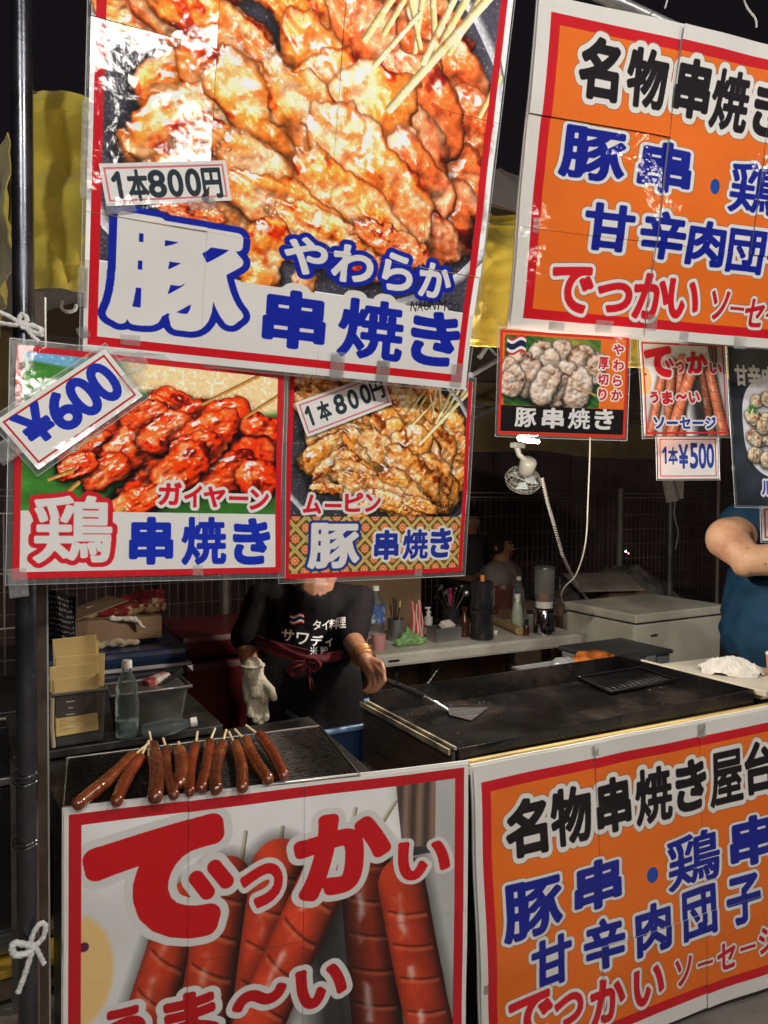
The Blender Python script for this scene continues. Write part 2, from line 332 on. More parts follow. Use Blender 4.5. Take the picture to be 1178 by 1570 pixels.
# ---------------------------------------------------------------- measured placement of every poster and its print (metres)
POSE = {'P1': {'TL': [0.1827, 1.2875, 2.5582], 'R': [0.99389, -0.10725, -0.02595], 'U': [0.00568, -0.18511, 0.9827], 'w': 0.7947, 'h': 0.8185, 'su': [0.2087, 0.4421, 0.6494], 'sv': [0.2644, 0.5758]}, 'P2': {'TL': [1.1417, 1.322, 2.6464], 'R': [0.97431, -0.22519, -0.00377], 'U': [-0.03739, -0.17821, 0.98328], 'w': 1.11, 'h': 0.7449, 'su': [0.3872, 0.6843], 'sv': [0.2537, 0.5057]}, 'P3': {'TL': [0.0695, 1.4269, 1.7545], 'R': [0.99934, -0.02795, -0.02317], 'U': [0.02413, 0.03428, 0.99912], 'w': 0.4858, 'h': 0.4057, 'su': [0.3196], 'sv': [0.1784]}, 'P4': {'TL': [0.5775, 1.4264, 1.7684], 'R': [0.99948, -0.03013, -0.01171], 'U': [0.00969, -0.06645, 0.99774], 'w': 0.452, 'h': 0.4511, 'su': [0.3256], 'sv': [0.234]}, 'P5': {'TL': [1.1406, 1.4513, 1.9059], 'R': [0.9573, -0.28898, -0.00847], 'U': [-0.00101, -0.03263, 0.99947], 'w': 0.3508, 'h': 0.2576, 'su': [], 'sv': []}, 'P6': {'TL': [1.6229, 1.4469, 1.9308], 'R': [0.98666, -0.15809, 0.03879], 'U': [-0.03043, 0.05497, 0.99802], 'w': 0.3043, 'h': 0.2692, 'su': [], 'sv': []}, 'P7': {'TL': [1.7567, 1.4941, 1.6698], 'R': [0.91447, -0.40451, 0.0108], 'U': [0.01119, 0.05197, 0.99859], 'w': 0.1858, 'h': 0.1232, 'su': [], 'sv': []}, 'P8': {'TL': [1.9966, 1.4432, 1.9666], 'R': [0.95837, -0.28514, -0.01473], 'U': [0.05108, 0.12047, 0.9914], 'w': 0.42, 'h': 0.5002, 'su': [], 'sv': []}, 'P10': {'TL': [0.1556, 1.5701, 0.8661], 'R': [0.98372, -0.17956, -0.00779], 'U': [0.00901, 0.00597, 0.99994], 'w': 0.8837, 'h': 0.785, 'su': [0.2393, 0.4864, 0.7307], 'sv': [0.3513]}, 'P11': {'TL': [1.0639, 1.4485, 0.8323], 'R': [0.99171, -0.12287, 0.03755], 'U': [-0.0339, 0.0317, 0.99892], 'w': 1.13, 'h': 0.818, 'su': [0.3653, 0.7279], 'sv': [0.5436]}, 'T1': {'TL': [0.1974, 1.3732, 2.0711], 'R': [0.97204, -0.14441, 0.18514], 'U': [-0.20733, -0.15784, 0.96545], 'w': 0.2223, 'h': 0.0692, 'su': [], 'sv': []}, 'T2': {'TL': [0.0363, 1.4111, 1.6191], 'R': [0.78356, 0.00045, 0.62132], 'U': [-0.62073, 0.04423, 0.78278], 'w': 0.2246, 'h': 0.1041, 'su': [], 'sv': []}, 'T3': {'TL': [0.5867, 1.4255, 1.6869], 'R': [0.92583, -0.05343, 0.37414], 'U': [-0.37667, -0.04968, 0.92501], 'w': 0.2155, 'h': 0.0756, 'su': [], 'sv': []}, 'P9': {'TL': [1.7567, 1.4941, 1.6698], 'R': [0.91447, -0.40451, 0.0108], 'U': [0.01119, 0.05197, 0.99859], 'w': 0.1858, 'h': 0.1232, 'su': [], 'sv': []}}
PR = {
 'P1a': [('豚', 0.1619, 0.6633, 0.2503, 0.1968)],
 'P1b': [('や', 0.4025, 0.5907, 0.0899, 0.0715), ('わ', 0.5003, 0.5924, 0.0892, 0.0735), ('ら', 0.599, 0.5936, 0.0705, 0.0755), ('か', 0.6878, 0.5982, 0.0799, 0.072)],
 'P1c': [('串', 0.3899, 0.7153, 0.1311, 0.1141), ('焼', 0.5532, 0.7156, 0.1457, 0.1218), ('き', 0.7046, 0.7174, 0.1258, 0.1156)],
 'P1d': [('N', 0.6426, 0.6566, 0.0136, 0.0214), ('A', 0.659, 0.6532, 0.0137, 0.0215), ('U', 0.6741, 0.6499, 0.0138, 0.0202), ('N', 0.6893, 0.6466, 0.0139, 0.0216), ('M', 0.7111, 0.6452, 0.0188, 0.0217), ('O', 0.7318, 0.6453, 0.0142, 0.0164), ('O', 0.7479, 0.646, 0.0143, 0.0164)],
 'T1': [('1', 0.0244, 0.0357, 0.0176, 0.0463), ('本', 0.0598, 0.0369, 0.0359, 0.0532), ('8', 0.0928, 0.0358, 0.032, 0.0472), ('0', 0.1251, 0.0358, 0.0279, 0.0476), ('0', 0.1567, 0.0357, 0.0283, 0.0481), ('円', 0.1909, 0.0379, 0.036, 0.053)],
 'P3a': [('鶏', 0.0965, 0.3189, 0.1312, 0.121)],
 'P3b': [('ガ', 0.2643, 0.2514, 0.0435, 0.0444), ('イ', 0.3073, 0.2552, 0.0348, 0.0426), ('ヤ', 0.3489, 0.2554, 0.0434, 0.0406), ('ー', 0.3969, 0.2567, 0.0395, 0.0103), ('ン', 0.4397, 0.2583, 0.0406, 0.0418)],
 'P3c': [('串', 0.2309, 0.3401, 0.0803, 0.0901), ('焼', 0.3297, 0.3403, 0.0882, 0.0931), ('き', 0.4246, 0.3418, 0.0777, 0.0934)],
 'P4a': [('ム', 0.0599, 0.2922, 0.0419, 0.0419), ('ー', 0.1085, 0.2945, 0.04, 0.0099), ('ピ', 0.1581, 0.2869, 0.0443, 0.0431), ('ン', 0.2047, 0.2879, 0.039, 0.0407)],
 'P4b': [('豚', 0.1139, 0.3815, 0.1239, 0.1002)],
 'P4c': [('串', 0.2425, 0.3821, 0.0633, 0.0683), ('焼', 0.319, 0.3818, 0.0695, 0.0697), ('き', 0.3897, 0.3799, 0.0614, 0.071)],
 'P4d': [('N', 0.3862, 0.2936, 0.009, 0.0122), ('A', 0.397, 0.2935, 0.009, 0.0123), ('U', 0.4079, 0.2935, 0.0091, 0.0123), ('N', 0.4188, 0.2934, 0.0091, 0.0123), ('M', 0.3906, 0.3074, 0.0108, 0.0107), ('O', 0.4051, 0.3074, 0.0109, 0.0108), ('O', 0.4179, 0.3073, 0.011, 0.0108)],
 'P5a': [('豚', 0.0737, 0.2134, 0.0594, 0.0487), ('串', 0.1477, 0.2124, 0.0604, 0.0524), ('焼', 0.2193, 0.2115, 0.0614, 0.0528), ('き', 0.2886, 0.2107, 0.0551, 0.0533)],
 'P5b': [('や', 0.3217, 0.0315, 0.0313, 0.0281), ('わ', 0.3234, 0.0712, 0.0313, 0.0282), ('ら', 0.3214, 0.1112, 0.0258, 0.0282), ('か', 0.321, 0.1478, 0.0314, 0.0283), ('厚', 0.281, 0.0684, 0.0292, 0.0313), ('切', 0.2809, 0.1097, 0.0311, 0.0281), ('り', 0.2806, 0.1479, 0.0238, 0.0298)],
 'P7': [('1', 0.0211, 0.0539, 0.014, 0.0518), ('本', 0.047, 0.0558, 0.03, 0.0519), ('¥', 0.079, 0.0577, 0.0301, 0.0731), ('5', 0.1112, 0.0558, 0.0262, 0.0771), ('0', 0.1374, 0.0559, 0.0242, 0.0772), ('0', 0.1616, 0.0559, 0.0242, 0.0734)],
 'P8a': [('甘', 0.0428, 0.1036, 0.0453, 0.0666), ('辛', 0.0906, 0.1049, 0.0481, 0.075), ('肉', 0.1412, 0.1062, 0.0462, 0.0733), ('団', 0.19, 0.1075, 0.0467, 0.0736), ('子', 0.2392, 0.1089, 0.0448, 0.074)],
 'P8b': [('ル', 0.1067, 0.4463, 0.0363, 0.0432)],
 'P10a': [('て', 0.1826, 0.1812, 0.2812, 0.2589, -0.1), ('っ', 0.3951, 0.2128, 0.0921, 0.094, -0.1), ('か', 0.578, 0.167, 0.2255, 0.186, -0.08), ('い', 0.7728, 0.214, 0.136, 0.092, 0.06), ('う', 0.1138, 0.4649, 0.0862, 0.0946, -0.12), ('ま', 0.2472, 0.466, 0.1095, 0.1056, -0.1), ('～', 0.3913, 0.4562, 0.1218, 0.0429, -0.15), ('い', 0.5295, 0.4605, 0.117, 0.0941, -0.06)],
 'P11a': [('名', 0.1496, 0.1798, 0.1243, 0.1494), ('物', 0.2851, 0.1769, 0.1273, 0.1501), ('串', 0.4216, 0.1743, 0.1174, 0.1471), ('焼', 0.5587, 0.1756, 0.1281, 0.1545), ('き', 0.6915, 0.173, 0.116, 0.1473), ('屋', 0.8257, 0.1769, 0.1266, 0.1584), ('台', 0.9568, 0.1677, 0.1225, 0.1544)],
 'P11b': [('豚', 0.1563, 0.3844, 0.1797, 0.1467), ('串', 0.3616, 0.3743, 0.1585, 0.1354), ('・', 0.5424, 0.3916, 0.0392, 0.0431), ('鶏', 0.6942, 0.3821, 0.1979, 0.1478), ('串', 0.9189, 0.3743, 0.1797, 0.1461)],
 'P11c': [('甘', 0.2087, 0.5392, 0.129, 0.1317), ('辛', 0.3758, 0.5363, 0.1337, 0.1326), ('肉', 0.5383, 0.5363, 0.125, 0.1367), ('団', 0.7066, 0.5369, 0.1284, 0.141), ('子', 0.873, 0.5384, 0.1315, 0.1414)],
 'P11d': [('で', 0.1421, 0.6644, 0.132, 0.1202), ('っ', 0.257, 0.6789, 0.0921, 0.082), ('か', 0.3798, 0.6878, 0.1127, 0.119), ('い', 0.518, 0.6891, 0.1103, 0.1078), ('ソ', 0.6427, 0.6881, 0.0622, 0.0809), ('ー', 0.7218, 0.6861, 0.0549, 0.0149), ('セ', 0.8006, 0.6871, 0.0706, 0.0794), ('ー', 0.882, 0.6824, 0.0581, 0.0153), ('ジ', 0.9579, 0.6755, 0.0697, 0.0816)],
 'P2a': [('名', 0.1729, 0.1331, 0.1116, 0.1384), ('物', 0.3072, 0.134, 0.1164, 0.1357), ('串', 0.44, 0.1361, 0.1099, 0.1358), ('焼', 0.5594, 0.1441, 0.118, 0.1416), ('き', 0.6845, 0.1475, 0.1021, 0.1321), ('屋', 0.8056, 0.1492, 0.1143, 0.1408), ('台', 0.9339, 0.1538, 0.1142, 0.1404)],
 'P2b': [('豚', 0.1835, 0.3203, 0.1826, 0.118), ('串', 0.3882, 0.3262, 0.1564, 0.119), ('・', 0.5447, 0.351, 0.0321, 0.0377), ('鶏', 0.6752, 0.342, 0.1664, 0.1278), ('串', 0.862, 0.3567, 0.1582, 0.1283)],
 'P2c': [('甘', 0.2515, 0.4825, 0.1415, 0.1143), ('辛', 0.4059, 0.4871, 0.1366, 0.1171), ('肉', 0.5413, 0.4928, 0.1219, 0.1131), ('団', 0.6698, 0.5001, 0.1181, 0.1121), ('子', 0.7988, 0.5063, 0.1182, 0.1142)],
 'P2d': [('で', 0.1656, 0.6381, 0.1218, 0.1166), ('っ', 0.2898, 0.6487, 0.1035, 0.0772), ('か', 0.3978, 0.6384, 0.1107, 0.1174), ('い', 0.4963, 0.6371, 0.1017, 0.1025), ('ソ', 0.6138, 0.643, 0.0589, 0.0774), ('ー', 0.6742, 0.6469, 0.0471, 0.0136), ('セ', 0.7321, 0.6545, 0.061, 0.0754), ('ー', 0.7943, 0.6569, 0.0488, 0.0138), ('ジ', 0.8554, 0.6594, 0.0631, 0.0767)],
 'T2': [('¥', 0.0464, 0.0408, 0.0565, 0.0656), ('6', 0.097, 0.0475, 0.0493, 0.0711), ('0', 0.1411, 0.0473, 0.0483, 0.0742), ('0', 0.1854, 0.0465, 0.0471, 0.0752)],
 'T3': [('1', 0.02, 0.0359, 0.0146, 0.0435), ('本', 0.056, 0.0366, 0.0298, 0.0439), ('8', 0.095, 0.0353, 0.0274, 0.0429), ('0', 0.128, 0.0347, 0.0247, 0.0432), ('0', 0.16, 0.0335, 0.0251, 0.0436), ('円', 0.1905, 0.0331, 0.0319, 0.0453)],
 'M1': [(0.1108, 0.1402, 0.1112, 0.0505, -0.02, 0), (0.2409, 0.0773, 0.1376, 0.0529, 0.16, 0), (0.3953, 0.0481, 0.1356, 0.0565, 0.42, 0), (0.5244, 0.0331, 0.1074, 0.0597, 0.51, 1), (0.0722, 0.2411, 0.061, 0.0366, -0.02, 0), (0.6356, 0.141, 0.077, 0.0513, 0.59, 1), (0.6966, 0.1985, 0.0533, 0.0533, 0.42, 1), (0.7247, 0.2915, 0.0467, 0.0742, -0.02, 1), (0.5716, 0.2039, 0.0886, 0.0582, 0.51, 1), (0.7141, 0.3955, 0.0587, 0.067, -0.28, 1), (0.1704, 0.2363, 0.1385, 0.0469, 0.17, 0), (0.3677, 0.164, 0.1377, 0.0505, 0.42, 0), (0.4861, 0.1784, 0.0971, 0.0558, 0.77, 1), (0.1529, 0.3357, 0.0758, 0.0476, -0.52, 0), (0.2534, 0.269, 0.1786, 0.0491, 0.28, 0), (0.2934, 0.3257, 0.1613, 0.053, 0.07, 0), (0.4139, 0.2529, 0.0956, 0.0598, 0.59, 0), (0.6234, 0.276, 0.1051, 0.0683, 0.51, 1), (0.1242, 0.4446, 0.0658, 0.0329, -0.49, 0), (0.1902, 0.3925, 0.1451, 0.0536, -0.7, 0), (0.2339, 0.4337, 0.1264, 0.0506, -0.63, 0), (0.6863, 0.4651, 0.07, 0.07, 0.16, 1), (0.5739, 0.3475, 0.1098, 0.0706, 0.59, 1), (0.4449, 0.3033, 0.0857, 0.0735, 0.59, 0), (0.513, 0.306, 0.0757, 0.0959, 0.94, 0), (0.6253, 0.412, 0.0946, 0.0622, 0.51, 1), (0.348, 0.3877, 0.1555, 0.055, 0.49, 0), (0.6374, 0.5122, 0.0831, 0.0471, 0.1, 1), (0.4548, 0.4076, 0.1887, 0.0554, 0.63, 0), (0.5249, 0.4184, 0.1429, 0.0649, 0.59, 0), (0.3283, 0.4614, 0.1326, 0.041, 0.31, 0), (0.3435, 0.4939, 0.1589, 0.0538, 0.42, 0), (0.506, 0.5084, 0.1443, 0.0525, 0.38, 0), (0.3989, 0.5324, 0.1765, 0.0479, 0.31, 0), (0.4687, 0.5544, 0.1434, 0.0339, 0.07, 0), (0.3159, 0.6063, 0.042, 0.0692, 0.03, 0), (0.1748, 0.5433, 0.0642, 0.0183, 0.0, 1), (0.5812, 0.5405, 0.0817, 0.0272, 0.0, 1)],
 'S1': [(0.5489, 0.2899, 0.805, -0.0464, 0.0083, 0.0094), (0.5106, 0.2185, 0.5952, 0.1046, 0.0059, 0.0047), (0.6126, 0.1882, 0.6732, 0.0373, 0.0071, 0.0071), (0.6245, 0.1913, 0.6982, 0.0364, 0.0071, 0.0083), (0.635, 0.159, 0.613, 0.0537, 0.0071, 0.0071), (0.5921, 0.1731, 0.5966, 0.0582, 0.0059, 0.0059), (0.7495, 0.2585, 0.7848, 0.1779, 0.0059, 0.0059), (0.5246, 0.1573, 0.5585, 0.0913, 0.0059, 0.0059), (0.6671, 0.1571, 0.7307, 0.0216, 0.0071, 0.0071), (0.6024, 0.1635, 0.572, 0.0877, 0.0059, 0.0059), (0.6784, 0.1304, 0.7426, 0.0303, 0.0059, 0.0071), (0.4861, 0.1784, 0.5432, 0.0783, 0.0071, 0.0071)],
 'AF': [[0.5879, -0.02725, 0.00416], [0.08819, 0.5532, -0.05786]],
 'M3': [(0.2669, 0.0879, 0.049, 0.0367, 0.42, 3), (0.3102, 0.1032, 0.0576, 0.0376, -0.37, 3), (0.3739, 0.0984, 0.0594, 0.0465, -0.45, 3), (0.1678, 0.138, 0.0466, 0.035, -0.63, 3), (0.2194, 0.1101, 0.0526, 0.0335, -0.28, 3), (0.4408, 0.1261, 0.0453, 0.0427, -0.1, 3), (0.4211, 0.1729, 0.0581, 0.0502, -0.1, 3), (0.1128, 0.177, 0.0566, 0.0317, -0.59, 3), (0.1912, 0.1726, 0.0707, 0.0401, -0.63, 3), (0.2615, 0.1378, 0.0611, 0.0415, -0.45, 3), (0.3358, 0.133, 0.076, 0.0431, -0.54, 3), (0.152, 0.2105, 0.0531, 0.0323, -0.63, 3), (0.3688, 0.2076, 0.0772, 0.0437, -0.28, 3), (0.4351, 0.2179, 0.0531, 0.0452, -0.1, 3), (0.311, 0.166, 0.0626, 0.0376, -0.45, 3), (0.2389, 0.2374, 0.0796, 0.0482, -0.54, 3), (0.2868, 0.2047, 0.0741, 0.0445, -0.63, 3), (0.2041, 0.2687, 0.0521, 0.0308, -0.45, 3), (0.1024, 0.2068, 0.0405, 0.0248, -0.45, 3)],
 'S3': [(0.3224, 0.077, 0.4325, 0.0127, 0.003, 0.004), (0.4068, 0.0959, 0.481, 0.0437, 0.003, 0.004), (0.0403, 0.2952, 0.1028, 0.236, 0.003, 0.004), (0.0549, 0.2319, 0.0917, 0.2154, 0.003, 0.004), (0.1813, 0.2812, 0.1645, 0.2994, 0.003, 0.004)],
 'V': {'P1band': [(0.0049, 0.6587), (0.2915, 0.6584), (0.7829, 0.7229)], 'P1img': [(0.0166, 0.493)], 'P3band': [(0.0095, 0.2866), (0.4771, 0.2891)], 'P4band': [(0.0152, 0.3188), (0.4499, 0.3181)], 'P5': [(0.0084, 0.0106), (0.2732, 0.0096), (0.012, 0.1834), (0.341, 0.1837)], 'P8plate': [(0.1274, 0.2908), (0.0165, 0.2552)], 'P10a': [(0.0066, 0.0164), (0.038, 0.0469), (0.8368, 0.0253), (0.449, 0.1538), (0.6916, 0.1746)]},
 'DK': [(0.2562, 0.1737), (0.2792, 0.208), (0.2937, 0.156), (0.3185, 0.1906)],
 'RIM': [[(0.6505, 0.0319), (0.7133, 0.0797), (0.7727, 0.1498), (0.8095, 0.2354)], [(0.8032, 0.5192), (0.7473, 0.5818), (0.6674, 0.6332), (0.5949, 0.6627)], [(0.0075, 0.5484), (0.0356, 0.5928), (0.0926, 0.6399)]],
 'SS': [((0.2352, 0.2255), (0.1332, 0.5535), 0.049), ((0.3157, 0.1902), (0.2641, 0.5995), 0.0544), ((0.4276, 0.1722), (0.3744, 0.6412), 0.0571), ((0.629, 0.1954), (0.6816, 0.7182), 0.0598), ((0.7164, 0.2541), (0.8292, 0.7552), 0.0571), ((0.5451, 0.1974), (0.3394, 0.6324), 0.0598)],
 'SK': [(0.3578, 0.091, 0.3446, 0.1877, 0.005, 0.006), (0.4384, 0.092, 0.4235, 0.2002, 0.005, 0.006), (0.7, 0.0671, 0.6672, 0.1141, 0.005, 0.006), (0.6046, 0.0731, 0.5973, 0.1047, 0.005, 0.006)],
 'P5m': [[0.0503, 0.0851, 0.0588, 0.0482], [0.1036, 0.063, 0.0525, 0.0549], [0.16, 0.06, 0.0603, 0.0553], [0.2176, 0.07, 0.0611, 0.0557], [0.258, 0.0844, 0.0472, 0.0494], [0.0361, 0.126, 0.0518, 0.0482], [0.0809, 0.1159, 0.0628, 0.0582], [0.1271, 0.1299, 0.06, 0.065], [0.1696, 0.128, 0.0606, 0.0719], [0.213, 0.1392, 0.0612, 0.0657], [0.1324, 0.0809, 0.0529, 0.0487], [0.025, 0.1024, 0.0447, 0.0417]],
 'P5f': [0.0436, 0.0357, 0.05, 0.0416],
 'P8m': [[0.0942, 0.1817, 0.0457, 0.0523], [0.1316, 0.1738, 0.0506, 0.0526], [0.0769, 0.2327, 0.0545, 0.068], [0.122, 0.2408, 0.055, 0.0602], [0.0814, 0.2965, 0.059, 0.0716], [0.1271, 0.2948, 0.055, 0.0599], [0.0731, 0.3485, 0.0543, 0.0593], [0.1175, 0.363, 0.0593, 0.0595], [0.1706, 0.2084, 0.0556, 0.0607], [0.1744, 0.279, 0.0601, 0.0603], [0.1643, 0.3496, 0.0599, 0.0598], [0.1067, 0.2615, 0.0502, 0.052]],
}
# ---------------------------------------------------------------- the print on each poster
RED = (204, 20, 34); BLUE = (14, 34, 158); WHITE = (226, 223, 219); INK = (22, 16, 22); ORANGE = (234, 112, 32)

def pork_photo(cv, T, seed, pals, k=1.0):
    """grilled pork skewers heaped on a steel plate; T maps the picture's own metres to the sheet"""
    rs = np.random.RandomState(seed)
    def t(p): return (T[0][0] * p[0] + T[0][1] * p[1] + T[0][2], T[1][0] * p[0] + T[1][1] * p[1] + T[1][2])
    for line_ in PR['RIM']:
        for a, b in zip(line_[:-1], line_[1:]): cv.line(*t(a), *t(b), .011 * k, .011 * k, (176, 176, 180), shade=True)
    for _ in range(30):                              # the layer underneath
        u, v, a, b, an, pl = PR['M1'][rs.randint(len(PR['M1']))]; q = t((u + (rs.rand() - .5) * a * 1.1, v + (rs.rand() - .5) * b * 1.1))
        meat(cv, *q, a * k * .7, b * k * .8, an, rs, [tuple(np.array(c) * .72) for c in pals[pl]], gloss=.5, rough=.8, halo=.3, flat=.6)
    for n, (u, v, a, b, an, pl) in enumerate(PR['M1']):
        q = t((u, v)); meat(cv, *q, a * k * 1.14, b * k * 1.22, an + rs.rand() * .3, rs, pals[pl], gloss=1.1, rough=.85, halo=.38, flat=.62)
        if n == 25:
            for s in PR['S1'][3:]: cv.line(*t(s[:2]), *t(s[2:4]), s[4] * k, s[5] * k, (226, 200, 150))
    for s in PR['S1'][:3]: cv.line(*t(s[:2]), *t(s[2:4]), s[4] * k, s[5] * k, (240, 218, 172))
    for _ in range(46):
        u, v, a, b, an, pl = PR['M1'][rs.randint(len(PR['M1']))]; q = t((u + (rs.rand() - .5) * a * .6, v + (rs.rand() - .5) * b * .6))
        x, y = q; l = (.012 + .03 * rs.rand()) * k; an = .5 + rs.rand() * .5
        w = cv.win((x - l) * cv.res, (y - l) * cv.res, (x + l) * cv.res, (y + l) * cv.res)
        if w:
            sl, X, Y = w; X = X - x * cv.res; Y = Y - y * cv.res; a_ = (X * math.cos(an) + Y * math.sin(an)) / (l * cv.res); b_ = (-X * math.sin(an) + Y * math.cos(an)) / (l * cv.res * .22)
            al = np.clip(1.1 - np.hypot(a_, b_ + .3 * np.sin(a_ * 5)), 0, 1) * .5 * fbm(X.shape[0], X.shape[1], 6, 3, rs) * 1.5
            cv.blend(sl, np.clip(al, 0, .7), col(118, 34, 14))

def photo_finish(cv, y0, y1, seed, gain=1.06):
    rs = np.random.RandomState(seed); sl = cv.a[int(y0 * cv.res):int(y1 * cv.res)]; H, W = sl.shape[:2]
    f = fbm(H, W, 7, 3, rs); g = fbm(H, W, 3, 2, rs, ax=.6, ay=1.3)
    sl *= (1 + (f - .5) * .16 + (g - .5) * .10)[..., None]; lum = sl.mean(-1)
    sl += ((1 - sl) * (sst(.64, .74, f) * sst(.45, .75, lum) * .55)[..., None]); sl[:] = np.clip((sl * gain - .5) * 1.10 + .50, 0, 1); m = sl.mean(-1, keepdims=True); sl[:] = np.clip(m + (sl - m) * 1.26, 0, 1)

def steel_ground(cv, u0, v0, u1, v1, base, rs, amp=.5):
    R = cv.res; sl = cv.a[int(v0 * R):int(v1 * R), int(u0 * R):int(u1 * R)]; H, W = sl.shape[:2]
    n = fbm(H, W, W / 4, 4, rs); f = fbm(H, W, 5, 3, rs)
    sl[:] = col(*base) * (1 + (n - .5)[..., None] * 2 * amp + (f - .5)[..., None] * .35)
    sl[:] = sl + (1 - sl) * (sst(.72, .8, f) * .3)[..., None]

def design_P1():
    p = POSE['P1']; w, h = p['w'], p['h']; cv = Canvas(w, h, 1180, WHITE); rs = np.random.RandomState(2)
    steel_ground(cv, .012, .012, w - .02, .655, (74, 72, 80), rs)
    R = cv.res; sl = cv.a[int(.02 * R):int(.4 * R), int(.02 * R):int(.15 * R)]; n = fbm(*sl.shape[:2], 60, 3, rs)[..., None] * np.linspace(1.3, .3, sl.shape[1])[None, :, None] * np.linspace(1.2, .6, sl.shape[0])[:, None, None]; sl[:] = sl * (1 - sst(.4, .6, n)) + col(186, 178, 168) * sst(.4, .6, n)
    pork_photo(cv, [[1, 0, 0], [0, 1, 0]], 11, [PORK, PORK2])
    photo_finish(cv, 0, .657, 31, 1.16)
    cv.rect(0, .657, w, h, WHITE)
    meat(cv, .40, .66, .03, .05, .3, rs, PORK, gloss=.8, rough=.7, halo=0)
    text(cv, PR['P1c'], .05, BLUE, [(.016, WHITE)], em=160)
    cv.rect(.02, .72, w - .02, h, WHITE)
    text(cv, PR['P1c'], .05, BLUE, em=160)
    text(cv, PR['P1a'], .066, WHITE, [(.0125, BLUE)], em=220)
    text(cv, PR['P1b'], .045, WHITE, [(.0095, BLUE)], em=140)
    text(cv, PR['P1d'], .0, INK)
    cv.frame(.008, .008, w - .012, h - .014, .016, RED)
    return cv

def price_tag(name, items, dil, c, border, bt=.0035, m=.006, res=1500):
    p = POSE[name]; w, h = p['w'], p['h']; cv = Canvas(w, h, res, (232, 229, 224)); cv.frame(m, m, w - m, h - m, bt, border)
    text(cv, items, dil, c); return cv

def food_signboard(name):
    p = POSE[name]; w, h = p['w'], p['h']; cv = Canvas(w, h, 900, (224, 221, 214)); rs = np.random.RandomState(5)
    if name == 'P2': m = (.034, .034, w - .034, h - .026); t = .024
    else: m = (.020, .042, w - .03, h - .040); t = .026
    cv.rect(*m, RED); cv.rect(m[0] + t, m[1] + t, m[2] - t, m[3] - t, ORANGE)
    n = fbm(cv.H, cv.W, 300, 3, rs)[..., None]; cv.a *= .93 + .12 * n
    a, b, c_, d = [PR[name + k] for k in 'abcd']
    for items, c, dil, ol in ((b, (10, 28, 140), .05, .0085), (c_, (10, 28, 140), .045, .0095), (a, INK, .055, .0125)):
        text(cv, [i for i in items if i[0] != '・'], dil, c, [(ol + .0018, (150, 96, 60)), (ol, (226, 222, 216))], em=130)
        text(cv, [i for i in items if i[0] == '・'], dil, (24, 70, 160))
    text(cv, d[:4], .05, (206, 22, 36), [(.0105, (128, 80, 60)), (.009, (226, 222, 216))], em=130)
    text(cv, d[4:], .04, (190, 24, 40), [(.0078, (128, 80, 60)), (.0065, (226, 222, 216))], em=112)
    return cv

def design_P3():
    p = POSE['P3']; w, h = p['w'], p['h']; cv = Canvas(w, h, 1250, WHITE); rs = np.random.RandomState(4); R = cv.res
    H, W = cv.H, cv.W; n = fbm(H, W, 90, 4, rs, ax=.5, ay=3); g = fbm(H, W, 200, 3, rs)
    cv.a[:] = col(62, 104, 52) * (.62 + .5 * n + .35 * g)[..., None]
    Y, X = np.mgrid[0:H, 0:W] / R
    cv.a[:] = cv.a + (col(222, 196, 158) - cv.a) * (sst(.075, .06, Y + .05 * (g - .5) - (X - .2) * .04) * sst(.15, .2, X))[..., None]
    cv.a[:] = cv.a + (col(120, 160, 190) - cv.a) * (sst(.03, .022, Y + (X - .03) * -.1) * sst(.2, .05, X))[..., None]
    dk = np.exp(-(((X - .3) / .16) ** 2 + ((Y - .2) / .07) ** 2)); cv.a *= (1 - .7 * dk)[..., None]
    for u, v, a, b, an, pl in PR['M3']:
        meat(cv, u, v, a * .95, b * .95, an, rs, CHIK, gloss=1.0, rough=.75, halo=.7)
    for q in PR['S3']: cv.line(*q, (176, 136, 84))
    photo_finish(cv, 0, .2875, 33, 1.1); vb = .2875; cv.rect(0, vb, w, h, WHITE)
    text(cv, PR['P3a'], .055, WHITE, [(.0085, (208, 30, 44))], em=220)
    text(cv, PR['P3b'], .05, (210, 24, 40), [(.006, WHITE)])
    text(cv, PR['P3c'], .055, (18, 44, 172), em=150)
    cv.frame(.0, .0, w, h, .0115, (200, 30, 40)); return cv

